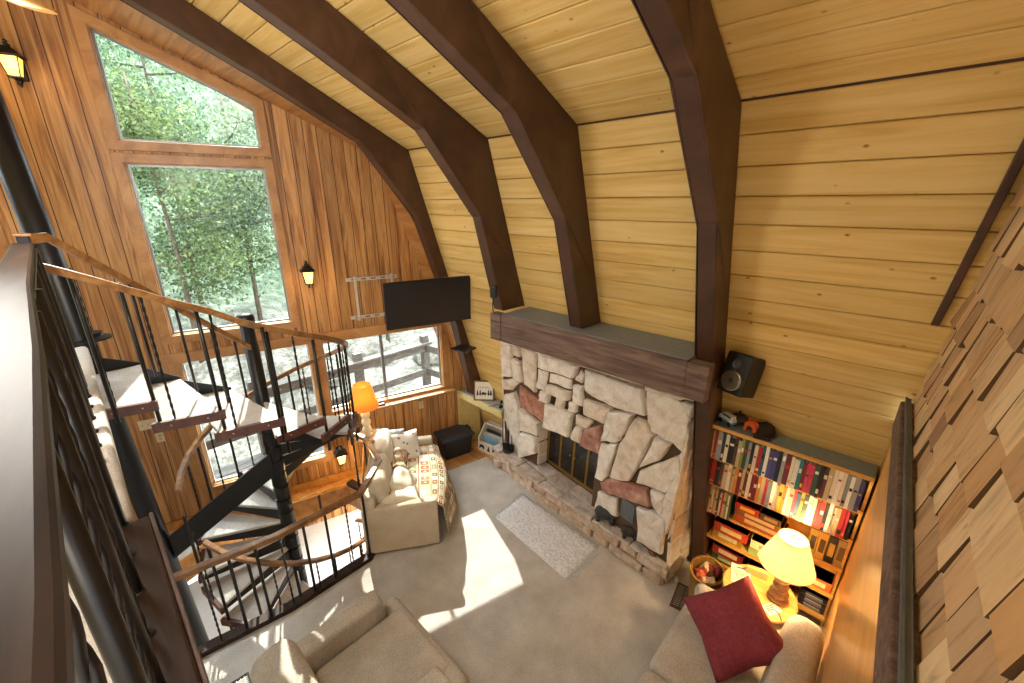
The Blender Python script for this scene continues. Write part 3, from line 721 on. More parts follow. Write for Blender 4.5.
g = G(); g.prism([(2.90, 2.33), (2.90, 2.62), (wx(2.62), 2.62), (wx(2.33), 2.33)], .995, 2.905, UP); ma = g.out('mantel_beam', M['mantel'], bevel=.012)
tag(ma, 'long dark rough-sawn mantel beam spanning between two arched ribs above the stone', 'mantel')
g = G(); g.bx(2.893, 3.0, .845, .995, 2.335, 2.615); g.bx(2.893, 3.0, 2.905, 3.05, 2.335, 2.615)
for y_, z_ in ((.90, 2.42), (.90, 2.55), (2.98, 2.42)): g.ball((2.893, y_, z_), .012, sub=1)
ob = g.out('end_cheek', M['mantel'], ma, bevel=.006)
g = G(); g.bx(2.915, wx(2.62)-.005, 1.0, 2.9, 2.619, 2.626); g.out('sky_sheen_top', plain('7f868c', .6), ma)  # thin blue-grey sheet; sheen of the window sky put into its colour

# ledge in the corner
ls = thing('corner_ledge', 'cream painted ledge between the corner window and the fireplace', 'shelf', (3.8, 4.1, 0))
g = G(); g.prism([(3.66, 3.66), (3.68, 4.63), (3.86, 4.585), (3.875, 3.66)], .915, .95); g.out('top', plain('9aa0a2', .6), ls, bevel=.004)
g = G(); g.prism([(3.64, 3.66), (3.655, 4.64), (3.685, 4.64), (3.665, 3.66)], .85, .955); g.out('front_board', plain('d8c890', .55), ls, bevel=.004)
g = G(); g.prism([(3.66, 4.56), (3.66, 4.63), (3.98, 4.54), (3.98, 4.47)], 0, .90); g.out('end_board', plain('cdb878', .55), ls)
g = G(); g.bx(3.72, 4.08, 3.78, 4.46, 0, .08); g.out('step', M['veneer'], ls)

# ------------------------------------------------------------------ corner things
t = thing('picture_frame', 'wood framed white picture of a bear and trees on the corner ledge', 'picture', (3.715, 4.08, .95), rot=(0, 0, R(-50)))
T = Matrix.Rotation(R(-12), 4, 'X')
g = G(); g.prism([(-.15, 0), (.15, 0), (.15, .30), (-.15, .30)], -.012, .012, T @ UP, [[(-.13, .02), (.13, .02), (.13, .28), (-.13, .28)]]); g.out('frame', plain('7a5a3c', .5), t, local=True, bevel=.003)
g = G(); g.prism([(-.13, .02), (.13, .02), (.13, .28), (-.13, .28)], -.002, .006, T @ UP); g.out('print', plain('e9e6df', .7, var=.03), t, local=True)
g = G()
for cx, w_ in ((-.095, .022), (-.055, .02), (.068, .022), (.102, .024)):
    for k in range(3): g.prism([(cx-w_*(1-k*.25), .085+k*.022), (cx+w_*(1-k*.25), .085+k*.022), (cx, .125+k*.022)], -.0035, -.0015, T @ UP)
    g.prism([(cx-.004, .07), (cx+.004, .07), (cx+.004, .09), (cx-.004, .09)], -.0035, -.0015, T @ UP)
g.prism([(-.032, .075), (-.024, .075), (-.02, .088), (.01, .088), (.014, .075), (.024, .075), (.026, .10), (.042, .098), (.044, .108), (.03, .12), (.012, .122), (-.02, .128), (-.035, .115)], -.0035, -.0015, T @ UP)
for k in range(7): g.prism([(-.09+k*.026, .185+.012*(k % 2)), (-.072+k*.026, .185+.012*(k % 2)), (-.072+k*.026, .195+.012*(k % 2)), (-.09+k*.026, .193+.012*(k % 2))], -.0035, -.0015, T @ UP)
g.out('silhouettes', plain('2b2b2d', .7), t, local=True)

t = thing('storage_tote', 'black plastic storage tote with a dark blue grey lid below the corner window', 'tote', (3.46, 4.50, 0), R(-14))
g = G(); n = 4
def frust(g, a, b, z0, z1, c, d, T=None):
    g.mk([(-a/2,-b/2,z0), (a/2,-b/2,z0), (a/2,b/2,z0), (-a/2,b/2,z0), (-c/2,-d/2,z1), (c/2,-d/2,z1), (c/2,d/2,z1), (-c/2,d/2,z1)], [(3,2,1,0),(4,5,6,7),(0,1,5,4),(1,2,6,5),(2,3,7,6),(3,0,4,7)], T)
frust(g, .42, .28, 0, .34, .48, .34); g.out('body', plain('1b1d21', .45), t, local=True, bevel=.02)
g = G(); frust(g, .54, .38, .33, .365, .53, .37); frust(g, .44, .29, .365, .38, .42, .27); 
ld = g.out('lid', plain('303843', .45), t, local=True, bevel=.012)
g = G(); g.rbox((-.25, 0, .375), (.03, .14, .03), .01); g.rbox((.25, 0, .375), (.03, .14, .03), .01); g.out('latch', plain('242a33', .45), ld, local=True)

t = thing('magazine_crate', 'whitewashed wooden crate with bear and tree cutouts under the corner ledge', 'crate', (3.86, 4.02, .08), R(-82))
wm = wood('whitewashed_wood', ['b9ada0', 'd6ccc0', 'e3dbd0'], (2, 12, 12), .7)
g = G()
for s_ in (-1, 1):
    g.prism([(-.14, 0), (.14, 0), (.14, .36), (.02, .40), (-.14, .20)], s_*.20-.009, s_*.20+.009, Matrix(((0,0,1,0),(1,0,0,0),(0,1,0,0),(0,0,0,1)))); 
g.out('side_panel', wm, t, local=True, bevel=.003)
g = G(); g.bx(-.2, .2, -.15, -.135, 0, .17); g.out('front_panel', wm, t, local=True)
g = G(); g.bx(-.2, .2, .13, .145, 0, .38); g.bx(-.2, .2, -.14, .14, 0, .012); g.out('back_panel', wm, t, local=True)
g = G(); g.bx(-.2, .2, -.01, .005, .02, .26); g.out('divider', wm, t, local=True)
g = G(); g.tube([(-.2, .02, .39), (.2, .02, .39)], .014, 10); g.out('handle', wm, t, local=True)
g = G()
for cx in (-.13, .12): g.prism([(cx-.05, .05), (cx-.035, .05), (cx-.03, .07), (cx+.02, .07), (cx+.03, .05), (cx+.045, .05), (cx+.05, .1), (cx+.02, .12), (cx-.04, .115)], -.154, -.1505, UP)
g.prism([(-.03, .04), (.03, .04), (0, .13)], -.154, -.1505, UP); g.out('cutout', plain('2c2522', .8), t, local=True)
for k, (nm, hx, ty, lab) in enumerate((('magazine', '7fa3bd', -.07, 'blue covered magazine standing in the front of the whitewashed crate'), ('magazine', '2f2c2a', .06, 'dark covered magazine standing at the back of the whitewashed crate'))):
    mt = mat_of(t); g = G(); g.box((.02-.05*k, ty, .17), (.26, .014, .26), mt @ Matrix.Rotation(R(8), 4, 'X')); tag(g.out(nm, plain(hx, .4)), lab, 'magazine')

t = thing('fireplace_tools', 'black iron fireplace tool set standing at the left end of the hearth', 'tool set', tuple(breast(2.50, -.09, .28)), R(-70))
g = G(); g.lathe([(.08, 0), (.085, .012), (.06, .025), (.02, .035)], 18); g.out('base', plain('2a2623', .6, .4), t, local=True, smooth=True)
g = G(); g.tube([(0,0,.03), (0,0,.62)], .010, 8); g.tube([(-.08, 0, .52), (.08, 0, .52)], .008, 8); g.out('stand', M['blackmetal'], t, local=True)
for k, x in enumerate((-.07, -.025, .025, .07)):
    g = G(); g.tube([(x, -.03, .10), (x, -.025, .56)], .006, 6); g.tube([(x, -.025, .56), (x-.014, -.03, .60), (x, -.03, .63), (x+.014, -.03, .60), (x, -.025, .57)], .005, 6)
    if k % 2: g.bx(x-.04, x+.04, -.05, -.035, .04, .14)
    else: g.tube([(x, -.03, .10), (x+.03, -.03, .05)], .006, 6)
    g.out(('poker', 'shovel', 'tongs', 'brush')[k], M['blackmetal'], t, local=True)

tv = thing('television', 'flat black television hung in the corner above the window', 'television', (2.785, 3.95, 2.60), rot=(R(3), 0, R(-16.8)))
g = G(); g.rbox((0, .02, 0), (1.04, .035, .545), .008); g.rbox((0, .05, -.05), (.6, .04, .36), .015); g.out('casing', plain('0e0f11', .35), tv, local=True)
g = G(); g.bx(-.51, .51, .0005, .004, -.255, .263); g.out('screen', plain('1b1e23', .38, 0, .05), tv, local=True)
g = G(); g.bx(-.52, .52, -.001, .003, -.2725, -.26); g.out('bezel', plain('24262a', .3), tv, local=True)
wmn = thing('television_bracket', 'pale grey metal ladder shaped bracket on the panelling left of the television', 'bracket', (2.63, 4.9, 2.5), R(-16))
for zz in (.29, -.20):
    g = G(); g.bx(-.34, .30, .03, .06, zz-.022, zz+.022); rl = g.out('rail', plain('c9c4bc', .4, .3), wmn, local=True, bevel=.004)
    g = G()
    for k in range(5): g.bx(-.28+k*.12, -.22+k*.12, .026, .031, zz-.007, zz+.007)
    g.out('slot', plain('55504a', .6), rl, local=True)
for x in (-.24, .22):
    g = G(); g.bx(x-.014, x+.014, .01, .032, -.24, .33); g.out('upright', plain('d2cdc5', .4, .3), wmn, local=True)
g = G(); g.tube([(.25, .02, .05), (.50, -.35, .05), (.42, -.82, .06)], .022, 8); g.out('arm', M['blackmetal'], wmn, local=True)
t = thing('wall_shelf', 'small black wall shelf on the arched rib below the television', 'shelf', (3.35, 4.06, 1.86), R(8))
g = G(); g.rbox((0, 0, 0), (.24, .26, .028), .012); g.out('board', plain('202328', .3), t, local=True)
g = G(); g.rbox((.09, .0, -.06), (.03, .10, .10), .01); g.out('bracket', M['blackmetal'], t, local=True)
t = thing('wall_speaker', 'black bookshelf speaker mounted on the yellow planks above the bookcase', 'speaker', (3.20, .76, 2.50), rot=(R(-16), R(0), R(-108)))
g = G(); g.rbox((0, .10, 0), (.20, .19, .31), .012); g.out('cabinet', plain('1a1715', .5), t, local=True)
g = G(); g.lathe([(.078, 0), (.078, .012), (.066, .014)], 28, Matrix.Translation((0, .005, -.055)) @ Matrix.Rotation(R(90), 4, 'X')); wf = g.out('surround', plain('9a9894', .3, .7), t, local=True, smooth=True)
g = G(); g.lathe([(.068, .012), (.03, .002), (.022, .010), (.001, .018)], 28, Matrix.Translation((0, .003, -.055)) @ Matrix.Rotation(R(90), 4, 'X'), close=False); g.out('woofer_cone', plain('2d2d30', .4), wf, local=True, smooth=True)
g = G(); g.lathe([(.036, 0), (.036, .010), (.03, .010), (.018, .004), (.001, .014)], 24, Matrix.Translation((0, .004, .075)) @ Matrix.Rotation(R(90), 4, 'X')); g.out('tweeter', plain('4a4a4c', .35, .4), t, local=True, smooth=True)
g = G(); g.bx(-.03, .03, .19, .26, -.05, .05); g.out('bracket', M['blackmetal'], t, local=True)
t = thing('rib_speaker', 'tiny black satellite speaker with a looped cable on the rib left of the mantel', 'speaker', (2.88, 2.98, 2.80), R(25))
g = G(); g.rbox((0, 0, .05), (.05, .07, .13), .015); g.ball((-.005, -.035, .075), .02, (1,.4,1)); g.ball((-.005, -.035, .03), .016, (1,.4,1)); g.out('body', plain('1d1d20', .4), t, local=True, smooth=False)
g = G(); g.tube([(0, 0, -.01), (-.03, 0, -.06), (-.025, .0, -.14), (.03, 0, -.20), (.06, 0, -.24)], .006, 6); g.out('cable', M['cable'], t, local=True, smooth=True)

def lantern(loc, rz, label, energy=5):
    t = thing('wall_lantern', label, 'wall lamp', loc, rz, 'carriage lantern wall lamps')
    g = G(); g.rbox((0, .115, .03), (.085, .02, .20), .008); g.out('backplate', M['black'], t, local=True)
    g = G(); g.tube([(0, .11, -.06), (0, .05, -.12), (0, 0, -.11), (0, 0, -.07)], .008, 8); g.out('arm', M['black'], t, local=True, smooth=True); g = G(); g.tube([(0, .11, .10), (0, .05, .17), (0, 0, .165)], .006, 8); g.out('hook', M['black'], t, local=True, smooth=True)
    g = G()
    for a in range(4):
        c, s_ = (1, 1, -1, -1)[a], (1, -1, -1, 1)[a]; g.tube([(c*.035, s_*.035, -.06), (c*.058, s_*.058, .075)], .005, 6)
    g.rbox((0, 0, -.065), (.085, .085, .014), .004); g.rbox((0, 0, .08), (.135, .135, .012), .004); cg = g.out('cage', M['black'], t, local=True)
    g = G(); frust(g, .068, .068, -.056, .074, .112, .112); g.out('glass', emit('lantern_glass', 'ffbe55', 1.8), cg, local=True)
    g = G(); frust(g, .165, .165, .086, .15, .045, .045); g.lathe([(.022, .15), (.026, .165), (.012, .175), (.016, .19), (.002, .205)], 10); g.out('roof', M['black'], t, local=True)
    q = mat_of(t) @ Vector((0, -.13, .0)); light('lantern_light', 'POINT', q, energy, (1, .66, .3), .06); return t
lantern((1.87, 5.03, 2.87), R(-16), 'black lantern wall lamp glowing on the panelling right of the tall window', 3)
lantern((1.93, 5.02, .40), R(-16), 'black lantern wall lamp glowing low on the panelling behind the staircase', 5)
lantern((.05, 5.57, 4.73), R(-16), 'black lantern wall lamp high on the panelling left of the trapezoid window', 3)

# ------------------------------------------------------------------ floor lamp side of the sofa
st_ = thing('lamp_table', 'small wooden lamp table tucked behind the sofa by the corner window', 'table', (2.20, 4.72, 0))
g = G(); g.lathe([(.16, .74), (.17, .75), (.17, .765), (.16, .775)], 24); g.out('top', M['stairwood'], st_, local=True)
for k in range(3):
    a = R(120*k+20); g = G(); g.tube([(.05*math.cos(a), .05*math.sin(a), .74), (.15*math.cos(a), .15*math.sin(a), 0)], .014, 8); g.out('leg', M['stairwood'], st_, local=True)
def shade_mat(name, hexc, s):
    t = NT(name); t.fin(srgb(hexc), .8); t.b.inputs['Emission Color'].default_value = srgb(hexc); t.b.inputs['Emission Strength'].default_value = s
    tr = t.n.new('ShaderNodeBsdfTranslucent'); tr.inputs[0].default_value = srgb(hexc); mx = t.n.new('ShaderNodeMixShader'); mx.inputs[0].default_value = .6
    t.link(t.b.outputs[0], mx.inputs[1]); t.link(tr.outputs[0], mx.inputs[2]); t.link(mx.outputs[0], t.out.inputs[0]); return t.m
lp = thing('table_lamp', 'table lamp with stacked cream balls and an amber shade behind the sofa', 'table lamp', (2.20, 4.72, .775))
g = G(); g.lathe([(.065, 0), (.07, .012), (.03, .03), (.05, .05), (.06, .085), (.05, .12), (.026, .14), (.05, .16), (.06, .195), (.05, .23), (.026, .25), (.05, .27), (.06, .305), (.05, .34), (.022, .36), (.012, .39), (.012, .5)], 24); g.out('base', M['cream'], lp, local=True, smooth=True)
g = G(); g.lathe([(.185, .42), (.11, .73), (.107, .73), (.182, .42)], 32, close=False); g.out('shade', shade_mat('amber_shade', 'e6b261', .05), lp, local=True, smooth=True)
light('table_lamp_bulb', 'POINT', (2.20, 4.72, 1.33), 3.5, (1, .78, .5), .05)

# ------------------------------------------------------------------ sofa, throw and cushions
M['sofa'] = fabric('sofa_fabric', 'b5a58c', 'd8ccb6', 90, bump=.5)
sf_rot = math.atan2(.83, .56)
so = thing('sofa', 'beige fabric sofa set at an angle between the stairwell and the corner window', 'sofa', (1.50, 3.62, 0), sf_rot)
# local x runs along the sofa away from the camera, local -y towards the seat front
SL, SD = 1.42, .80
g = G(); g.rbox((SL/2, -SD/2, .20), (SL-.04, SD-.04, .28), .03); g.out('base', M['sofa'], so, local=True, smooth=False)
g = G(); g.rbox((.055, -SD/2, .315), (.11, SD, .59), .03); g.out('arm', M['sofa'], so, local=True)
g = G(); g.rbox((SL-.055, -SD/2, .315), (.11, SD, .59), .03); g.out('arm', M['sofa'], so, local=True)
g = G(); g.rbox((SL/2, -.08, .40), (SL-.02, .15, .66), .04); g.out('back', M['sofa'], so, local=True)
for k in range(2):
    g = G(); g.rbox((.12+.295+.59*k, -SD/2-.05, .41), (.585, SD-.22, .15), .05, 4); g.out('seat_cushion', M['sofa'], so, local=True)
    g = G(); g.rbox((0, 0, 0), (.60, .20, .44), .08, 4, Matrix.Translation((.12+.295+.59*k, -.20, .66)) @ Matrix.Rotation(R(-12), 4, 'X')); g.out('back_cushion', fabric('sofa_back_cushion', 'c0b39c', 'dcd2bf', 120), so, local=True)
for x in (.06, SL-.06):
    for y_ in (-.05, -SD+.05): g = G(); g.tube([(x, y_, 0), (x, y_, .07)], .022, 8); g.out('foot', M['black'], so, local=True)
def throw_mat():
    t = NT('woven_throw'); uv = t.coord((1,1,1), 'UV'); o = t.sep(uv)
    v = t.math('MULTIPLY', o[1], 11.); u = t.math('MULTIPLY', o[0], 15.); fv = t.math('FRACT', v); fu = t.math('FRACT', u)
    row = t.n.new('ShaderNodeTexWhiteNoise'); row.noise_dimensions = '1D'; t.link(t.math('FLOOR', v), row.inputs['W'])
    base = t.ramp(row.outputs[0], [(0, srgb('cbb48e')), (.35, srgb('b88f74')), (.6, srgb('9a9a78')), (1, srgb('d6c8a6'))])
    cell = t.n.new('ShaderNodeTexWhiteNoise'); cell.noise_dimensions = '2D'; cb = t.n.new('ShaderNodeCombineXYZ'); t.link(t.math('FLOOR', u), cb.inputs[0]); t.link(t.math('FLOOR', v), cb.inputs[1]); t.link(cb.outputs[0], cell.inputs['Vector'])
    motif = t.ramp(cell.outputs[0], [(0, srgb('8c3a38')), (.25, srgb('e8ddc4')), (.45, srgb('5f6b4c')), (.65, srgb('b05a4a')), (.85, srgb('efe6d2')), (1, srgb('6c4a3a'))])
    dx = t.math('ABSOLUTE', t.math('SUBTRACT', fu, .5)); dy = t.math('ABSOLUTE', t.math('SUBTRACT', fv, .52))
    inside = t.math('MULTIPLY', t.math('LESS_THAN', dx, .40), t.math('LESS_THAN', dy, .33)); c = t.mix(inside, base, motif)
    hole = t.math('LESS_THAN', t.math('ADD', dx, dy), .15); c = t.mix(hole, c, srgb('d9c9a4'))
    c = t.mix(t.math('LESS_THAN', fv, .09), c, srgb('7d4a3c')); c = t.mix(t.math('MULTIPLY', t.math('GREATER_THAN', fv, .09), t.math('LESS_THAN', fv, .15)), c, srgb('e9dec2'))
    t.bump(t.noise(uv, 160, 2), .4, .004); return t.fin(c, .95, 0, .1)
def sheet(name, nu, nv, fn_, mat, parent=None, thick=.012):
    """a cloth surface with uv, given thickness"""
    bm = bmesh.new(); vs = [[bm.verts.new(fn_(i/nu, j/nv)) for j in range(nv+1)] for i in range(nu+1)]; uvl = bm.loops.layers.uv.new('UVMap')
    for i in range(nu):
        for j in range(nv):
            f = bm.faces.new((vs[i][j], vs[i+1][j], vs[i+1][j+1], vs[i][j+1]))
            for lp_, (a, b) in zip(f.loops, ((i,j),(i+1,j),(i+1,j+1),(i,j+1))): lp_[uvl].uv = (a/nu, b/nv)
            f.smooth = True
    me = bpy.data.meshes.new(name); bm.to_mesh(me); bm.free(); me.materials.append(mat)
    o = bpy.data.objects.new(name, me); COL.objects.link(o)
    sm = o.modifiers.new('solid', 'SOLIDIFY'); sm.thickness = thick; sm.offset = 1
    if parent: o.parent = parent
    return o
THR = [(-.30, .66), (-.30, .515), (-.36, .505), (-.55, .505), (-.72, .505), (-.81, .50), (-.875, .44), (-.885, .32), (-.90, .20), (-.915, .10)]
def thr(u, v):
    # u along the sofa, v from the back cushion over the seat to the hem
    s_ = v*(len(THR)-1); i = min(int(s_), len(THR)-2); f = s_-i; y_ = THR[i][0]*(1-f)+THR[i+1][0]*f; z_ = THR[i][1]*(1-f)+THR[i+1][1]*f
    x = .15+u*1.17
    bul = max(0, math.sin(math.pi*min(1, u*1.02)))*.16*max(0, (v-.35)/.65)
    hang = max(0, v-.7)
    return Vector((x-.10*(1-u)*v*.9+.02*math.sin(9*v), y_-bul*.8+.02*hang*math.sin(14*u), z_+.012*math.sin(17*u+5*v)*(.3+v)+.018+.10*(1-u)*hang*0))
th = sheet('throw_blanket', 44, 40, thr, throw_mat(), None, .014); th.location = so.location; th.rotation_euler = so.rotation_euler
tag(th, 'red, cream and green patterned woven throw draped over the sofa seat', 'blanket')
g = G(); rs.seed(8)
for k in range(60):
    u = k/59; p = thr(u, 1.0); g.tube([p, p+Vector((rs.uniform(-.01,.01), -.008, -.03)), p+Vector((rs.uniform(-.015,.015), -.012, -.06))], .003, 4)
g.out('fringe', plain('a98f72', .9), th, local=True)
def cushion(name, w_, h_, t_, loc, rot, mat, label, seed=0, parentM=None, piping=None):
    T = (parentM or Matrix()) @ Matrix.LocRotScale(Vector(loc), __import__('mathutils').Euler(rot), None)
    g = G(); g.pillow(w_, h_, t_, None, 16, seed); me_o = g.out(name, mat, origin='world', smooth=True); me_o.matrix_world = T
    return tag(me_o, label, 'pillow', None)
SM = mat_of(so)
pm = NT('printed_pillow'); vo = pm.n.new('ShaderNodeTexVoronoi'); vo.inputs['Scale'].default_value = 14; pm.link(pm.coord(), vo.inputs['Vector'])
M['pillow_print'] = pm.fin(pm.ramp(vo.outputs['Distance'], [(.16, srgb('6c7278')), (.24, srgb('d9d4ca'))]), .9)
cushion('throw_pillow', .42, .40, .15, (1.14, -.44, .63), (R(4), R(-48), R(14)), M['pillow_print'], 'grey and white printed pillow propped at the far end of the sofa', 3, SM)
cushion('throw_pillow', .40, .38, .13, (1.21, -.24, .66), (R(0), R(-62), R(-12)), plain('9aa6ad', .9), 'blue grey pillow behind the printed one against the far sofa arm', 4, SM)
cushion('throw_pillow', .46, .34, .15, (.44, -.42, .585), (R(38), R(4), R(-14)), plain('d8cdb8', .9), 'cream pillow lying at the near end of the sofa beside the throw', 5, SM)
cushion('throw_pillow', .44, .42, .14, (.27, -.40, .56), (R(8), R(14), R(4)), plain('e2d8c2', .9), 'pale cream pillow flat against the near sofa arm', 6, SM)
def bun(u, v):
    a = v*math.pi*1.25-.3; r = .10+.03*math.sin(7*u+3*v); return Vector((.62+u*.42, -.36-r*math.cos(a)*.9, .53+r*math.sin(a)*1.25+.012*math.sin(23*u)))
bn = sheet('bunched_blanket', 24, 14, bun, throw_mat(), None, .012); bn.location = so.location; bn.rotation_euler = so.rotation_euler
tag(bn, 'bunched up end of a patterned blanket against the sofa back cushions', 'blanket')

# ------------------------------------------------------------------ armchair at the bottom, loveseat at the right
M['greyfab'] = fabric('grey_beige_fabric', 'a0978a', 'd2cabc', 80, bump=.7)
ch = thing('armchair', 'taupe fabric armchair on the carpet between stairwell and loveseat, cut by the lower picture edge', 'armchair', (.70, 2.15, 0))
g = G(); g.rbox((.12, 0, .20), (.98, 1.04, .28), .04); g.out('base', M['greyfab'], ch, local=True)
g = G(); g.rbox((.06, .44, .34), (.74, .17, .60), .035); g.out('arm', M['greyfab'], ch, local=True)
g = G(); g.rbox((.06, -.44, .34), (.74, .17, .60), .035); g.out('arm', M['greyfab'], ch, local=True)
g = G(); g.rbox((0, 0, 0), (.30, .98, .60), .11, 5, Matrix.Translation((-.33, 0, .54)) @ Matrix.Rotation(R(-10), 4, 'Y')); g.out('back', M['greyfab'], ch, local=True, smooth=True)
g = G(); g.rbox((.20, 0, .40), (.74, .70, .15), .05, 4); g.out('seat_cushion', M['greyfab'], ch, local=True, smooth=True)
g = G(); g.rbox((.535, 0, .27), (.14, 1.0, .38), .06, 4); g.out('footrest', M['greyfab'], ch, local=True, smooth=True)
t = thing('wire_panel', 'white wire mesh panel in a dark frame leaning behind the armchair', 'mesh panel', (.02, 2.86, 0), R(-4)); t.scale = (.62, 1, .9)
TT = Matrix.Rotation(R(58), 4, 'X') @ Matrix.Translation((0, 0, 0))
g = G()
for a, b in (((-.30, 0, .0), (.30, 0, .0)), ((-.30, 0, .40), (.30, 0, .40)), ((-.30, 0, 0), (-.30, 0, .40)), ((.30, 0, 0), (.30, 0, .40))): g.tube([TT @ Vector(a)+Vector((0,-.10,.62)), TT @ Vector(b)+Vector((0,-.10,.62))], .010, 8)
g.out('frame', M['black'], t, local=True)
g = G()
for k in range(1, 16): g.tube([TT @ Vector((-.30+k*.0375, 0, 0))+Vector((0,-.10,.62)), TT @ Vector((-.30+k*.0375, 0, .40))+Vector((0,-.10,.62))], .003, 4)
for k in range(1, 11): g.tube([TT @ Vector((-.30, 0, k*.037))+Vector((0,-.10,.62)), TT @ Vector((.30, 0, k*.037))+Vector((0,-.10,.62))], .003, 4)
g.out('mesh', plain('d9d6cf', .5), t, local=True)
for x in (-.29, .29):
    g = G(); g.tube([(x, -.10, .62), (x, -.10, .0)], .010, 8); g.out('leg', M['black'], t, local=True)

lv = thing('loveseat', 'light grey upholstered loveseat against the wooden partition beside the bookcase', 'loveseat', (2.3, .32, 0))
M['lovefab'] = fabric('light_grey_upholstery', 'a8a096', 'd6cec3', 70, bump=.7)
g = G(); g.rbox((-.05, .0, .19), (1.66, .80, .26), .04); g.out('base', M['lovefab'], lv, local=True)
for k in range(2):
    g = G(); g.rbox((-.43+.80*k, .08, .385), (.80, .72, .17), .07, 5); g.out('seat_cushion', M['lovefab'], lv, local=True, smooth=True)
g = G(); g.rbox((0, 0, 0), (1.80, .24, .62), .10, 5, Matrix.Translation((-.02, -.33, .50)) @ Matrix.Rotation(R(8), 4, 'X')); g.out('back', M['lovefab'], lv, local=True, smooth=True)
g = G(); g.rbox((.84, .02, .34), (.13, .80, .40), .06, 4); g.out('arm', M['lovefab'], lv, local=True, smooth=True)
bur = fabric('burgundy_cotton', '7b2f3a', '96434d', 40, .75, .15)
pu = Vector((-.40, -.41, -.10)).normalized(); pn = pu.cross(Vector((-.355, .17, -.24))).normalized(); pv = pn.cross(pu)
prot = Matrix((pu, pv, pn)).transposed().to_euler()
cushion('throw_pillow', .60, .56, .22, (2.82, .36, .665), tuple(prot), bur, 'large burgundy pillow leaning on the light grey loveseat', 9)

# ------------------------------------------------------------------ rug, register, small wall fittings
def rug_fn(u, v):
    a, b, c, d = Vector((2.90, 3.03)), Vector((3.47, 3.06)), Vector((3.40, 1.84)), Vector((2.78, 1.86)); p = a.lerp(b, u).lerp(d.lerp(c, u), v); return Vector((p.x, p.y, .004))
t = NT('rug_weave'); vv = t.coord((1,1,1), 'UV'); br = t.n.new('ShaderNodeTexVoronoi'); br.inputs['Scale'].default_value = 34; t.link(vv, br.inputs['Vector'])
t.bump(br.outputs['Distance'], 1., .01); M['rug'] = t.fin(t.ramp(br.outputs['Distance'], [(.1, srgb('cacace')), (.6, srgb('efeff3'))]), .95)
rg = sheet('hearth_rug', 6, 12, rug_fn, M['rug'], None, .012); tag(rg, 'pale grey woven rug with fringed ends in front of the hearth', 'rug')
rs.seed(2)
for v, s_ in ((0, 1), (1, -1)):
    g = G()
    for k in range(42): p = rug_fn(k/41, v); g.tube([p+Vector((0,0,.006)), p+Vector((rs.uniform(-.01,.01), s_*.03, .004)), p+Vector((rs.uniform(-.02,.02), s_*.055, .003))], .003, 4)
    g.out('fringe', plain('cfcfd2', .9), rg, local=True)
t = thing('floor_register', 'brown metal floor register in the carpet beside the hearth end', 'vent', (3.40, .90, 0), R(8))
g = G(); g.prism([(-.16, -.08), (.16, -.08), (.16, .08), (-.16, .08)], 0, .008, None, [[(-.14, -.06), (.14, -.06), (.14, .06), (-.14, .06)]]); g.out('frame', plain('6b5138', .5, .3), t, local=True)
g = G()
for k in range(12): g.bx(-.135+k*.0228, -.125+k*.0228, -.06, .06, .001, .006)
g.bx(-.14, .14, -.004, .004, .001, .007); g.out('louver', plain('574029', .5, .3), t, local=True)
def plate(u, z, label, T=END):
    t = thing('outlet_plate', label, 'outlet', (0,0,0)); t.matrix_world = T @ Matrix.Translation((u, 0.0, z))
    g = G(); g.rbox((0, .004, 0), (.07, .008, .115), .003); g.out('cover', plain('d8c9a6', .4), t, local=True)
    g = G(); g.rbox((0, .009, .022), (.03, .004, .03), .002); g.rbox((0, .009, -.022), (.03, .004, .03), .002); g.out('socket', plain('b8a884', .4), t, local=True)
plate(uz(3.12), .84, 'cream outlet plate on the panelling below the corner window')
plate(uz(.25), 1.22, 'cream outlet plate on the panelling seen behind the tall post')
t = thing('switch_plate', 'cream three gang switch plate on the panelling left of the staircase window', 'switch', (0,0,0)); t.matrix_world = END @ Matrix.Translation((uz(.19), 0, 1.40))
g = G(); g.rbox((0, .004, 0), (.17, .008, .115), .003); g.out('cover', plain('e0d3b4', .4), t, local=True)
for k in (-.05, 0, .05): g = G(); g.rbox((k, .011, 0), (.012, .012, .03), .003); g.out('toggle', plain('c8b998', .4), t, local=True)
t = thing('ledge_gadget', 'small black gadget with a cord at the fireplace end of the corner ledge', 'gadget', (3.74, 3.75, .95), R(30))
g = G(); g.rbox((0, 0, .012), (.07, .05, .024), .008); g.tube([(0, 0, .02), (0, 0, .07)], .006, 8); g.rbox((0, -.005, .085), (.05, .03, .04), .01); g.out('body', M['black'], t, local=True)
g = G(); g.tube([(.03, 0, .01), (.07, .03, .006), (.06, .09, .006), (.0, .12, .006), (-.03, .18, .006)], .004, 6); g.out('cord', M['cable'], t, local=True, smooth=True)
g = G(); g.rbox((0,0,.02), (.05, .035, .04), .008, 3, TRS((3.53, 1.02, .02), (0,0,R(20)))); tag(g.out('night_light', M['white']), 'small white plug on the floor at the right end of the hearth', 'plug')
g = G(); g.rbox((0,0,.012), (.16, .05, .024), .01, 3, END @ Matrix.Translation((1.42, .07, 1.02))); tag(g.out('remote_control', plain('2c2826', .4)), 'dark remote control lying on the corner window sill', 'remote')

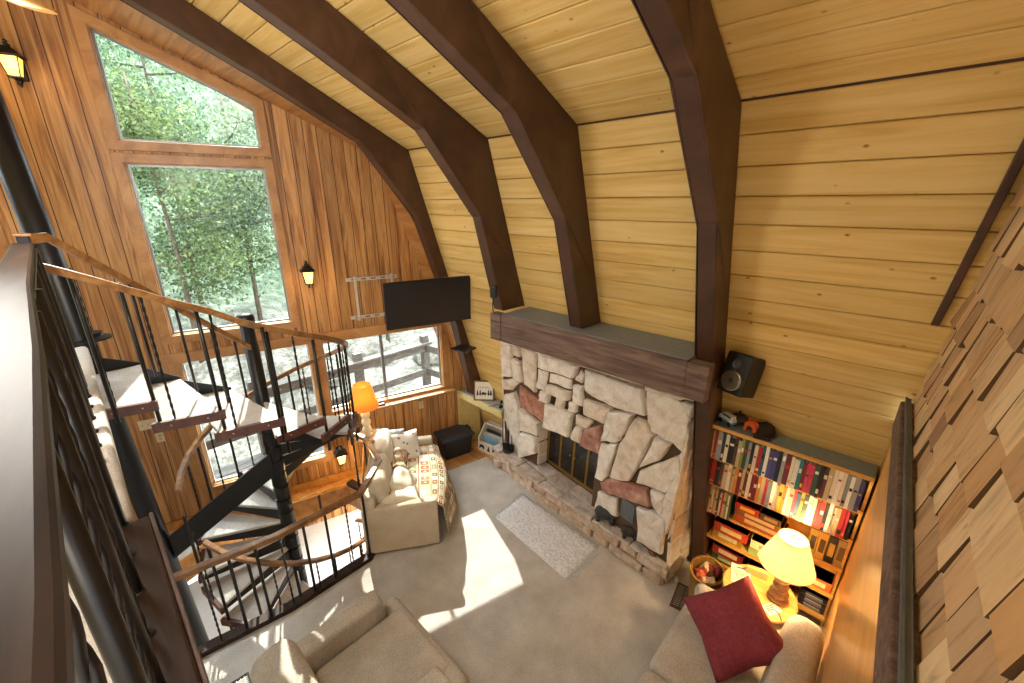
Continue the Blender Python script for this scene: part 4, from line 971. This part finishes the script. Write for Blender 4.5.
# ------------------------------------------------------------------ hearth ornaments
def bear(loc, rz, label, s_=1., col='34373d'):
    t = thing('bear_figurine', label, 'figurine', loc, rz, 'bear figurines on the hearth')
    g = G(); bm = bmesh.new()
    g.ball((0,0,.085*s_), .075*s_, (1.45, .95, .95)); g.ball((.085*s_,0,.10*s_), .055*s_, (1,1,1)); g.ball((-.06*s_, 0, .09*s_), .065*s_)
    for x in (-.07, .07):
        for y_ in (-.04, .04): g.tube([(x*s_, y_*s_, .07*s_), (x*s_*1.1, y_*s_, .0)], [.032*s_, .026*s_], 8)
    b = g.out('body', plain(col, .6, bump=.4, scale=60), t, local=True, smooth=True)
    g = G(); g.ball((.155*s_, 0, .115*s_), .045*s_, (1.05,1,1)); hd = g.out('head', plain(col, .6, bump=.4, scale=60), t, local=True, smooth=True)
    g = G(); g.ball((.20*s_, 0, .102*s_), .022*s_, (1.3,1,.9)); g.out('muzzle', plain('9a7f62', .6), hd, local=True, smooth=True)
    g = G()
    for y_ in (-.03, .03): g.ball((.145*s_, y_*s_, .158*s_), .014*s_)
    g.out('ear', plain('26282c', .6), hd, local=True, smooth=True)
bear(tuple(breast(.74, -.06, .28)), R(-70), 'larger dark grey bear figurine on the hearth left of the vent grille', 1.05)
bear(tuple(breast(.42, -.05, .28)), R(-60), 'smaller dark bear figurine on the hearth below the vent grille', .8, '3a332e')
t = thing('pine_cone', 'brown pine cone lying at the right end of the hearth', 'pine cone', tuple(breast(.13, -.045, .28)), R(40))
g = G()
for k in range(60):
    a = k*2.399; h = k/60; r = .045*math.sin(math.pi*(.12+.85*h))+.006
    c = Vector((h*.12-.06, r*math.cos(a), .045+r*math.sin(a))); d = Vector((.3, math.cos(a), math.sin(a))).normalized()
    sd = d.cross(Vector((1,0,0))).normalized(); g.mk([c-sd*.013, c+sd*.013, c+d*.022, c+Vector((.006,0,0))], [(0,1,2), (0,2,3), (1,3,2), (0,3,1)])
g.out('scales', plain('8a5a2c', .8), t, local=True)
g = G(); g.tube([(-.06, 0, .045), (.055, 0, .045)], [.02, .008], 8); g.out('core', plain('5a3a1c', .9), t, local=True)

# ------------------------------------------------------------------ bookcase and everything on it
def bf(z): return 3.985-.32*z
BKZ = [1.965, 1.628, 1.30, .92, .53, .16]
Y0, Y1 = -.155, .925
def Y1f(z): return Y1-.03*max(0, 1.92-z)/1.9
bc = thing('bookcase', 'pine built-in bookcase leaning with the planked wall, full of books', 'bookcase', (3.7, .35, 0))
for nm, y0, y1 in (('side_panel', Y1-.02, Y1), ('side_panel', Y0, Y0+.018)):
    g = G(); g.prism([(bf(0), 0), (bf(1.96), 1.96), (wx(1.96)-.02, 1.96), (wx(0)-.02, 0)], y0, y1, UP)
    if y1 > .5:
        for v in g.bm.verts: v.co.y = Y1f(v.co.z)-(.02 if v.co.y < y1-.01 else 0)
    g.out(nm, M['pine'], bc)
g = G(); g.prism([(wx(0)-.02, 0), (wx(1.93)-.02, 1.93), (wx(1.93)-.012, 1.93), (wx(0)-.012, 0)], Y0, Y1-.05, UP); g.out('back_panel', M['pine'], bc)
for k, z in enumerate(BKZ):
    g = G(); g.bx(bf(z)-.012, wx(z)-.015, Y0, Y1f(z), z-.022, z); sh = g.out('shelf', [M['pine'], plain('7f8c8c', .6)][1] if k == 0 else M['pine'], bc, bevel=.003)
    g = G(); g.bx(bf(z)-.022, bf(z)-.012, Y0, Y1f(z), z-.026, z+.004); g.out('edge_strip', M['pine'], sh)
NAMES = {'1d1b1e': 'black', '2b2f3a': 'charcoal', '7c1f22': 'dark red', 'b4322c': 'red', 'c8b48c': 'tan', 'e6dcc6': 'cream', 'f0ede4': 'white', '2f5a74': 'blue', '4a4a8c': 'purple blue', '36503a': 'dark green', '8e9a3c': 'olive', 'd08a3a': 'orange', 'c83a5c': 'pink', '9aa0a4': 'grey', '5c3a26': 'brown', '2c7a80': 'teal', 'd8b23c': 'yellow', '6a2540': 'maroon'}
pages = plain('e2d6ba', .9)
def cyc(i): return ('first', 'second', 'third', 'fourth', 'fifth', 'sixth', 'seventh', 'eighth', 'ninth', 'tenth', 'eleventh', 'twelfth', 'thirteenth', 'fourteenth', 'fifteenth', 'sixteenth', 'seventeenth', 'eighteenth', 'nineteenth', 'twentieth')[i] if i < 20 else ('twenty-first', 'twenty-second', 'twenty-third', 'twenty-fourth', 'twenty-fifth', 'twenty-sixth', 'twenty-seventh', 'twenty-eighth', 'twenty-ninth', 'thirtieth', 'thirty-first', 'thirty-second', 'thirty-third', 'thirty-fourth', 'thirty-fifth', 'thirty-sixth', 'thirty-seventh', 'thirty-eighth', 'thirty-ninth', 'fortieth', 'forty-first', 'forty-second', 'forty-third', 'forty-fourth')[i-20]
def book(y, th_, h_, dp, z, hexc, hex2, label, group, flat=False, xoff=.015, tilt=0.):
    """standing book, spine to the room; local x into the shelf"""
    x0 = bf(z+h_)+xoff if not flat else bf(z)+xoff
    g = G(); c = .003
    g.bx(0, dp, -th_/2, -th_/2+c, 0, h_); g.bx(0, dp, th_/2-c, th_/2, 0, h_); g.bx(-.001, c, -th_/2, th_/2, 0, h_)
    g.mi = 1; g.bx(c, dp-.004, -th_/2+c, th_/2-c, .003, h_-.003)
    g.mi = 2; b0 = random.choice((.12, .55, .7)); b1 = b0+random.choice((.05, .09, .14)); g.bx(-.0022, .0005, -th_/2*.7, th_/2*.7, h_*b0, h_*b1)
    g.mi = 0
    o = g.out('book', [plain(hexc, .45, var=.05), pages, plain(hex2, .5, var=.05)], origin='world', recalc=False)
    o.location = (x0, y, z)
    if tilt: o.rotation_euler = (R(tilt), 0, 0)
    return tag(o, label, 'book', group)
ROW1 = 'c8b48c b4322c 9aa0a4 2b2f3a e6dcc6 1d1b1e 5c3a26 c8b48c 8e9a3c 36503a 9aa0a4 1d1b1e e6dcc6 b4322c 2f5a74 f0ede4 4a4a8c 4a4a8c 2b2f3a 9aa0a4 6a2540 e6dcc6 f0ede4 2c7a80 7c1f22 c83a5c c83a5c 36503a 1d1b1e 6a2540 c8b48c e6dcc6 f0ede4 e6dcc6 9aa0a4 f0ede4 9aa0a4 4a4a8c'.split()
ROW2 = 'b4322c 1d1b1e 5c3a26 c8b48c e6dcc6 c8b48c d08a3a 7c1f22 c8b48c 5c3a26 e6dcc6 7c1f22 7c1f22 d08a3a c8b48c c83a5c 9aa0a4 f0ede4 e6dcc6 d8b23c d08a3a e6dcc6 c8b48c c83a5c 2f5a74 8e9a3c 36503a f0ede4 e6dcc6 7c1f22 b4322c 1d1b1e f0ede4 e6dcc6 c8b48c b4322c c83a5c 1d1b1e'.split()
for row, (cols, z, shelf) in enumerate(((ROW1, 1.628, 'the top shelf'), (ROW2, 1.30, 'the second shelf'))):
    yl = Y1f(z)-.025; tot = yl-.01-(Y0+.03); ths = [random.uniform(.8, 1.25) for _ in cols]; 
    if row == 0: ths[5] = 1.7; ths[2] = 1.5
    if row == 1: ths[0] = 1.7; ths[1] = 1.5; ths[3] = 1.5
    sc = tot/sum(ths); y = yl-.008; cnt = {}
    for i, (c, tw) in enumerate(zip(cols, ths)):
        w_ = tw*sc; h_ = random.uniform(.235, .295) if row == 0 else random.uniform(.225, .28)
        c2 = random.choice([k for k in ('f0ede4', 'd8b23c', '1d1b1e', 'b4322c', 'e6dcc6') if k != c])
        book(y-w_/2, w_*.95, h_, random.uniform(.13, .16), z, c, c2, '%s book, %s from the left on %s of the bookcase' % (NAMES[c], cyc(i), shelf), 'books on %s' % shelf, xoff=.03); y -= w_
# third shelf: thin upright magazines, stacked game boxes, upright boxes on the right
z = .92; y = Y1f(.92)-.033
for i in range(11):
    c = ('c8b48c', 'e6dcc6', 'd08a3a', 'c8b48c', '5c3a26', 'e6dcc6', 'b4322c', 'c8b48c', '8e9a3c', 'e6dcc6', '36503a')[i]; w_ = .017
    book(y-w_/2, w_*.92, random.uniform(.25, .29), .16, z, c, '5c3a26' if c != '5c3a26' else 'e6dcc6', 'thin %s booklet, %s from the left on the third shelf of the bookcase' % (NAMES[c], cyc(i)), 'thin booklets on the third shelf', xoff=.025); y -= w_
def gamebox(y0, y1, z0, h_, hexc, hex2, label, dep=.20, xo=.012, nm='game_box', cat='box', group='boxes on the lower shelves'):
    x0 = bf(z0+h_*.5)+xo; g = G(); g.bx(x0, x0+dep, y0, y1, z0, z0+h_*.96)
    b = g.out(nm, plain(hexc, .4, var=.05), bevel=.003)
    g = G(); m = (y0+y1)/2; L_ = (y1-y0); g.bx(x0-.0015, x0+.001, m-L_*.34, m+L_*.28, z0+h_*.25, z0+h_*.72); g.out('spine_label', plain(hex2, .5), b)
    g = G(); g.bx(x0-.0005, x0+dep+.001, y0-.001, y1+.001, z0+h_*.82, z0+h_*.96); g.out('lid', plain(hexc, .35, var=.1), b)
    return tag(b, label, cat, group)
gamebox(.26, .66, .92, .08, 'c85a2a', 'e8d8a0', 'long orange game box lying on the third shelf, lowest of its stack')
gamebox(.28, .66, 1.0, .07, '8a5a2c', 'e0c890', 'brown game box lying second up in the third shelf stack')
gamebox(.47, .66, 1.07, .075, 'b42a24', 'e8c23c', 'red and yellow box on top of the third shelf stack')
gamebox(.30, .46, 1.07, .07, '4a3524', 'b08a5a', 'dark brown box beside the red and yellow one on the third shelf')
for i, (c, c2, lab) in enumerate((('b89a4a', '2a2418', 'tan patterned case standing right of the lamp on the third shelf'), ('c8a850', '3a3020', 'golden patterned case standing on the third shelf beside the black one'), ('1d1b1e', 'b89a4a', 'black case standing on the third shelf between golden cases'), ('9a8a5c', '5a4a2c', 'khaki case standing at the right end of the third shelf'))):
    y0 = .10-.062*i; gamebox(y0-.058, y0, .92, .27, c, c2, lab, .12, .03, 'case', 'case', 'cases on the third shelf')
for args in ((.57, .84, .53, .11, 'b98a2c', 'e8dca0', 'mustard game box at the left of the fourth shelf'), (.53, .83, .64, .11, 'c4482c', 'f0d890', 'red orange game box on the mustard box, fourth shelf'), (.16, .51, .53, .11, 'a8b86a', 'e8e4c0', 'long green game box lying on the fourth shelf'), (.18, .50, .64, .09, 'ecdfb0', 'b0a070', 'long cream game box on top of the green one'), (-.13, .12, .53, .10, 'cc6a34', 'f0d8a0', 'orange box behind the lamp on the fourth shelf'),
             (.52, .84, .16, .12, '3a5a34', 'c8c890', 'dark green game box on the lowest shelf'), (.55, .83, .28, .11, 'a03028', 'e8c8a0', 'dark red box resting on the dark green game box'), (.14, .50, .16, .14, 'b8302c', 'f0e0c0', 'large bright red game box on the lowest shelf')): gamebox(*args)
for i in range(9):
    c = ('1c1c20', '2c3450', '18181a', '3a3a40', '22283a', '141416', '4a4450', '1e1e22', '2a2a30')[i]
    gamebox(-.14+.004*(i % 3), .06+.006*(i % 2), .16+.026*i, .0255, c, ('8a9ab0', 'c8c8cc', '6a6a70')[i % 3], 'dark disc case, %s from the bottom of the pile on the lowest shelf' % cyc(i), .15, .02, 'disc_case', 'disc case', 'pile of disc cases on the lowest shelf')
# toys on top
tv_ = thing('toy_van', 'small white and blue toy van on top of the bookcase', 'toy', (3.44, .80, 1.965), R(60))
g = G(); g.rbox((0, 0, .045), (.14, .06, .05), .012); g.rbox((-.01, 0, .078), (.10, .055, .03), .01); g.out('body', plain('dfe6e8', .35), tv_, local=True)
g = G(); g.rbox((-.01, 0, .08), (.085, .058, .016), .004); g.out('window', plain('3a5a78', .2), tv_, local=True)
g = G(); g.bx(-.071, .071, -.0315, .0315, .03, .042); g.out('stripe', plain('3f8fb4', .4), tv_, local=True)
for x in (-.045, .045):
    for y_ in (-.03, .03): g = G(); g.lathe([(.018, -.006), (.02, 0), (.018, .006)], 14, Matrix.Translation((x, y_, .02)) @ Matrix.Rotation(R(90), 4, 'X')); g.out('wheel', M['black'], tv_, local=True, smooth=False)
t = thing('toy_arch', 'orange toy arch standing on top of the bookcase', 'toy', (3.43, .62, 1.965), R(70))
g = G(); g.prism([(-.05, 0), (-.028, 0), (-.022, .045), (0, .058), (.022, .045), (.028, 0), (.05, 0), (.048, .07), (.02, .095), (-.02, .095), (-.048, .07)], -.025, .025, UP); g.out('arch', plain('e0662c', .45), t, local=True, bevel=.005)
g = G(); g.ball((-.02, 0, .10), .016); g.ball((.02, 0, .10), .016); g.out('knob', plain('d2541f', .4), t, local=True, smooth=True)
t = thing('baseball_cap', 'dark brown cap lying behind the toys on the bookcase top', 'cap', (3.47, .53, 1.965), R(20))
g = G(); g.ball((0, 0, .03), .075, (1.1, 1, .95)); g.out('crown', plain('2c211c', .9), t, local=True, smooth=True)
g = G(); g.rbox((-.07, .03, .012), (.10, .12, .012), .005); g.out('brim', plain('3a2a20', .9), t, local=True)
t = thing('dark_pouch', 'brown leather pouch behind the toy van on the bookcase top', 'pouch', (3.50, .73, 1.965), R(10))
g = G(); g.pillow(.16, .14, .08, Matrix.Translation((0, 0, .05)) @ Matrix.Rotation(R(20), 4, 'Y'), 10, 2); g.out('body', plain('3a2416', .7), t, local=True, smooth=True)
g = G(); g.tube([(-.06, -.02, .08), (-.03, 0, .11), (.02, 0, .11), (.05, .02, .08)], .005, 6); g.out('strap', plain('2a1a10', .7), t, local=True)
t = thing('toy_car', 'small pink and clear toy car on the second shelf edge in front of the books', 'toy', (bf(1.628)-.006, .56, 1.628), R(85))
g = G(); g.rbox((0, 0, .018), (.09, .034, .02), .008); g.rbox((-.004, 0, .032), (.05, .03, .018), .007); g.out('body', plain('c98a90', .3), t, local=True)
g = G()
for x in (-.028, .028): g.tube([(x, -.019, .009), (x, .019, .009)], .009, 10)
g.out('wheel', M['black'], t, local=True)

# ------------------------------------------------------------------ side table, reading lamp, papers, basket
tb = thing('round_side_table', 'round light wood side table between loveseat and bookcase', 'table', (3.36, .31, 0))
g = G(); g.lathe([(.265, .57), (.275, .58), (.275, .595), (.265, .60)], 40); g.out('top', M['pine'], tb, local=True)
g = G(); g.lathe([(.06, .05), (.035, .12), (.03, .3), (.045, .42), (.03, .52), (.08, .57)], 16); g.out('pedestal', M['pine'], tb, local=True, smooth=True)
for k in range(3): a = R(120*k); g = G(); g.tube([(.03*math.cos(a), .03*math.sin(a), .14), (.16*math.cos(a), .16*math.sin(a), .08), (.24*math.cos(a), .24*math.sin(a), .01)], .02, 8); g.out('leg', M['pine'], tb, local=True, smooth=True)
rl = thing('reading_lamp', 'lit reading lamp with turned wooden base and cream shade on the round table', 'table lamp', (3.38, .18, .60))
g = G(); g.lathe([(.075, 0), (.08, .012), (.075, .03), (.05, .04), (.065, .055), (.07, .08), (.05, .10), (.035, .115), (.055, .13), (.058, .15), (.03, .165), (.028, .185), (.055, .20), (.058, .215), (.03, .23), (.03, .25), (.05, .265), (.05, .28), (.02, .295), (.014, .33), (.012, .48)], 28); g.out('base', wood('turned_lamp_wood', ['6a4a2c', '97714a', 'c09a6a'], (6,6,20), .3), rl, local=True, smooth=True)
g = G(); g.lathe([(.195, .36), (.10, .63), (.098, .63), (.193, .36)], 40, close=False); g.out('shade', shade_mat('cream_shade', 'fff0d4', .1), rl, local=True, smooth=True)
g = G(); g.ball((0, 0, .49), .026, (1,1,1.3)); g.tube([(0,0,.63), (0,0,.65)], .006, 6); g.tube([(-.098, 0, .629), (.098, 0, .629)], .002, 4); g.out('harp', M['brass'], rl, local=True, smooth=True)
light('reading_lamp_bulb', 'POINT', (3.38, .18, 1.10), 44, (1, .68, .32), .05)
def paper(loc, rz, w_, h_, hexc, label, nm='booklet', fig=None, thick=.006):
    t = thing(nm, label, nm.replace('_', ' '), loc, rz)
    g = G(); g.box((0, 0, thick/2), (w_, h_, thick)); g.out('cover', plain(hexc, .5, var=.04), t, local=True)
    g = G()
    if fig == 'sketch':
        for k in range(5): g.tube([(-.04+.02*k, -.06+.008*k, thick+.0006), (-.03+.02*k, -.02, thick+.0006), (-.05+.022*k, .03, thick+.0006)], .0025, 4)
        for k in range(4): g.bx(-.03, .03, .07+.012*k*0+.0, .082, thick, thick+.0008)
    else:
        for k in range(3): g.bx(-w_*.35, w_*(.35-.1*k), h_*(.25-.18*k), h_*(.25-.18*k)+h_*.08, thick, thick+.0008)
    g.out('print', plain('5a4a3a', .6), t, local=True); return t
paper((3.42, .47, .60), R(-75), .15, .22, 'efe3c4', 'cream booklet with a dark figure sketch on the round table', fig='sketch')
paper((3.24, .19, .60), R(-30), .13, .09, 'e9ded0', 'white printed leaflet at the foot of the reading lamp', 'leaflet')
g = G(); g.tube([(3.22, .13, .606), (3.18, .11, .608)], .004, 6); g.tube([(3.22, .13, .606), (3.25, .17, .606)], .004, 6); tag(g.out('pen', M['cable']), 'dark pen lying on the round table in front of the leaflet', 'pen')
g = G(); g.rbox((0, 0, .035), (.035, .16, .07), .004, 2, TRS((3.51, .37, .60), (0, 0, R(10)))); tag(g.out('small_box', plain('b8a668', .6)), 'narrow khaki box beside the sketch booklet on the round table', 'box')

bk = thing('wicker_basket', 'honey coloured oval wicker basket on the floor beside the bookcase', 'basket', (3.46, .74, 0))
t = NT('wicker'); wv = t.n.new('ShaderNodeTexWave'); wv.inputs['Scale'].default_value = 26; wv.inputs['Distortion'].default_value = 2; wv.bands_direction = 'Z'; t.link(t.coord(), wv.inputs['Vector'])
t.bump(wv.outputs['Fac'], 1., .02); M['wicker'] = t.fin(t.ramp(wv.outputs['Fac'], [(.2, srgb('8f6224')), (.8, srgb('d9a850'))]), .6)
Tb = Matrix.Diagonal((1., .80, 1, 1))
g = G(); g.lathe([(.14, .0), (.165, .22), (.18, .42), (.165, .42), (.15, .22), (.13, .02), (.001, .02)], 32, Tb, close=False); g.out('body', M['wicker'], bk, local=True, smooth=True)
g = G(); n = 40
g.tube([(.175*math.cos(2*math.pi*k/n), .14*math.sin(2*math.pi*k/n), .42) for k in range(n)], .014, 8, closed=True); g.out('rim', M['wicker'], bk, local=True, smooth=True)
for i, (x, y_, hx, lab) in enumerate(((-.08, .03, 'c86a48', 'salmon'), (.02, -.05, '6a3a20', 'dark brown'), (.08, .04, 'e0c8a0', 'cream'), (-.02, .07, 'a03a30', 'red'), (-.09, -.06, 'f0d8b0', 'pale yellow'), (.10, -.05, '8a3040', 'wine red'))):
    g = G(); cx, cy = 3.46+x*.85, .74+y_*.7
    g.tube([(cx+.04*math.cos(k*.7), cy+.04*math.sin(k*.7),   .375+.03*math.sin(k*1.3+i)) for k in range(10)], .022, 8)
    g.ball((cx, cy, .38), .036)
    tag(g.out('yarn_ball', plain(hx, .9, bump=.5, scale=90), smooth=True), '%s ball of yarn in the wicker basket' % lab, 'yarn ball', 'yarn balls in the wicker basket')

# ------------------------------------------------------------------ ceiling fan
fan = thing('ceiling_fan', 'ceiling fan with pale wooden blades at the upper left corner', 'fan', (-.31, 2.44, 4.47))
g = G(); g.tube([(0, 0, .06), (0, 0, 1.2)], .014, 10); g.lathe([(.06, 1.13), (.07, 1.18), (.07, 1.21)], 18); g.out('downrod', M['brass'], fan, local=True, smooth=True)
g = G(); g.lathe([(.04, -.10), (.09, -.08), (.11, -.02), (.11, .05), (.06, .09), (.02, .10)], 24); g.out('motor', M['brass'], fan, local=True, smooth=True)
for k in range(4):
    a = R(42+90*k); Tf = Matrix.Rotation(a, 4, 'Z') @ Matrix.Rotation(R(9), 4, 'X')
    g = G(); n = 10; pts = [(.20+.42*i/n, -.055-.02*i/n) for i in range(n+1)]+[(.655, -.05), (.665, -.02), (.665, .02), (.655, .05)]+[(.62-.42*i/n, .055+.02*(1-i/n)) for i in range(n+1)]
    g.prism(pts, -.006, .004, Tf); b = g.out('blade', M['stairwood'], fan, local=True)
    g = G(); g.prism([(.26, -.035), (.6, -.045), (.6, .045), (.26, .035)], -.0075, -.0055, Tf); g.out('cane_inset', M['cream'], b, local=True)
    g = G(); g.prism([(.10, -.02), (.24, -.04), (.24, .04), (.10, .02)], .004, .012, Tf); g.out('blade_iron', M['brass'], b, local=True)
g = G(); g.lathe([(.05, -.10), (.10, -.14), (.12, -.19), (.09, -.23), (.02, -.25)], 24); g.out('light_bowl', emit('fan_bowl', 'fff1d6', 1.0), fan, local=True, smooth=True)

# ------------------------------------------------------------------ outdoors
t = NT('forest_ground'); f = t.noise(t.coord(), 1.3, 6, .7); f2 = t.noise(t.coord(), 9, 5, .75)
c1 = t.ramp(t.math('ADD', t.math('MULTIPLY', f, .5), t.math('MULTIPLY', f2, .5)), [(.36, srgb('26241f')), (.5, srgb('5a564c')), (.62, srgb('8c887c'))])
f3 = t.noise(t.coord(), 2.6, 8, .8); c2 = t.ramp(f3, [(.36, srgb('25331f')), (.5, srgb('4c5b44')), (.62, srgb('7a8772'))])
hs = t.sep(t.coord()); up_ = t.ramp(t.math('DIVIDE', hs[1], 40.), [(.34, (0,0,0)), (.42, (1,1,1))]); M['ground'] = t.fin(t.mix(up_, c1, c2), .95)
def grd(x, y): return -1.0+max(0, y-8)*.22+max(0, y-16)*.75+.25*math.sin(x*.9+y*.4)+.15*math.sin(x*2.1-y*1.3)
g = G(); nx, ny = 40, 40; V = []
for i in range(nx+1):
    for j in range(ny+1): x = -14+34*i/nx; y = 6.3+26*j/ny; V.append((x, y, grd(x, y)))
g.mk(V, [(i*(ny+1)+j, (i+1)*(ny+1)+j, (i+1)*(ny+1)+j+1, i*(ny+1)+j+1) for i in range(nx) for j in range(ny)])
gd = struct(g.out('ground', M['ground'], origin='world', smooth=True))
g = G()
for k in range(9): y = 5.66+k*.145; g.bx(-3.5, 4.85, y, y+.135, -.18, -.14)
struct(g.out('deck', wood('deck_boards', ['37352f', '4f4b46', '65605a'], (1, 9, 9), .8), origin='world')).name = 'floor_6'
greyw = wood('grey_railing_wood', ['38332e', '4d4740', '625b52'], (3, 3, 9), .8)
dk = thing('deck_railing', 'weathered grey timber deck railing outside the corner window', 'railing', (2.5, 6.9, -.14))
for x, y in ((-2, 6.9), (-.2, 6.9), (1.5, 6.9), (3.2, 6.9), (4.66, 6.9), (4.9, 5.6)):
    g = G(); g.bx(x-.07, x+.07, y-.06, y+.06, -.9, 1.12); g.out('post', greyw, dk)
for z0, z1 in ((.80, .94), (.28, .42)):
    g = G(); g.bx(-3.5, 4.74, 6.82, 6.86, z0, z1); g.out('rail', greyw, dk)
    g = G(); g.prism([(4.62, 6.84), (4.66, 6.84), (4.92, 5.4), (4.88, 5.4)], z0, z1); g.out('rail', greyw, dk)
g = G(); g.bx(-3.5, 4.76, 6.78, 6.96, .94, .98); g.out('cap_rail', greyw, dk)
def leafmat(name, c1, c2):
    t = NT(name); c = t.ramp(t.island(), [(0, srgb(c1)), (1, srgb(c2))]); c = t.mix(1., c, t.ramp(t.noise(t.coord(), .9, 3), [(.36, (.45, .52, .48)), (.5, (.95, 1, .9)), (.62, (1.35, 1.3, 1.05))]), 'MULTIPLY'); t.fin(c, .8, 0, .1)
    tr = t.n.new('ShaderNodeBsdfTranslucent'); t.link(c, tr.inputs[0]); mx = t.n.new('ShaderNodeMixShader'); mx.inputs[0].default_value = .5
    t.link(t.b.outputs[0], mx.inputs[1]); t.link(tr.outputs[0], mx.inputs[2]); t.link(mx.outputs[0], t.out.inputs[0]); return t.m
LF = [leafmat('leaves_a', '4a5838', '84916a'), leafmat('leaves_b', '3e5242', '758a74'), leafmat('leaves_c', '5c6858', '939e8c')]
bark = wood('bark', ['3f352c', '64574a', '857868'], (9, 9, 1.5), .95, bump=.6)
def tree(x, y, h, r, label, kind, seed, n=2600, zb=.25):
    rr = random.Random(seed); t = thing('forest_tree', label, 'tree', (x, y, grd(x, y)), 0, 'trees outside the tall windows')
    g = G(); g.tube([(0,0,-.3), (.05,0,h*.4), (.12*rr.uniform(-1,1), 0, h*.95)], [.07, .045, .015], 8); g.out('trunk', bark, t, local=True, smooth=True)
    g = G(); ends = []
    for k in range(16):
        a = rr.uniform(0, 6.28); z = h*rr.uniform(zb, .9); L_ = r*(1.05-.5*z/h)*rr.uniform(.6, 1.1); e = Vector((L_*math.cos(a), L_*math.sin(a), z+L_*rr.uniform(-.05, .35)))
        m = Vector((e.x*.5, e.y*.5, z+.1*rr.uniform(-1, 1))); g.tube([(0, 0, z-.1), m, e], [.035, .022, .008], 5); ends.append((Vector((0,0,z-.1)), m, e))
    g.out('branch', bark, t, local=True, smooth=True)
    g = G()
    for k in range(n):
        b = rr.choice(ends); f = rr.uniform(.15, 1.1); p = b[0].lerp(b[1], f*2) if f < .5 else b[1].lerp(b[2], f*2-1)
        p = p+Vector((rr.gauss(0, .34), rr.gauss(0, .34), rr.gauss(0, .34))); s_ = rr.uniform(.03, .085)
        q = [Vector((rr.uniform(-1,1), rr.uniform(-1,1), rr.uniform(-1,1))).normalized()*s_ for _ in range(2)]
        g.mk([p, p+q[0], p+q[0]*.6+q[1]*.8, p+q[1]], [(0,1,2,3)])
    g.out('foliage', LF[kind], t, local=True, recalc=False)
tree(1.7, 12.2, 6.6, 2.0, 'bushy light green tree filling the left of the tall window', 0, 1, 15000)
tree(3.3, 12.8, 6.8, 1.9, 'pale green tree filling the right of the tall window', 2, 2, 13000)
tree(.2, 13.6, 8.2, 2.2, 'green tree behind the left edge of the tall window', 1, 3, 11000)
tree(2.5, 15.5, 10.0, 2.4, 'tall grey green tree standing behind the two in front', 1, 4, 15000)
tree(4.9, 15.2, 7.4, 2.2, 'grey green tree to the right beyond the tall window', 2, 5, 3000)
tree(-2.3, 12.5, 7.4, 2.2, 'green tree standing outside the far left window', 0, 6, 2200)
tree(6.4, 11.5, 3.0, 1.1, 'low green bush beyond the deck railing posts', 1, 7, 1300, .1)
tree(8.3, 13.5, 4.2, 1.5, 'shrubby tree farthest right beyond the deck railing', 1, 8, 1500, .1)
rs = random.Random(5)
for i, (x, y, s_, lab) in enumerate(((3.6, 9.6, .45, 'pale boulder right behind the deck railing'), (5.2, 10.4, .6, 'larger pale boulder on the slope right of the deck'), (2.2, 10.0, .4, 'small grey boulder on the slope behind the staircase window'), (6.6, 9.4, .5, 'pale boulder near the right deck post'))):
    g = G(); g.ball((x, y, grd(x, y)+s_*.2), s_, (1.2, 1, .7))
    for v in g.bm.verts: v.co += Vector((rs.uniform(-1,1), rs.uniform(-1,1), rs.uniform(-1,1)))*s_*.1
    tag(g.out('boulder', M['ground']), lab, 'rock', 'boulders on the slope')
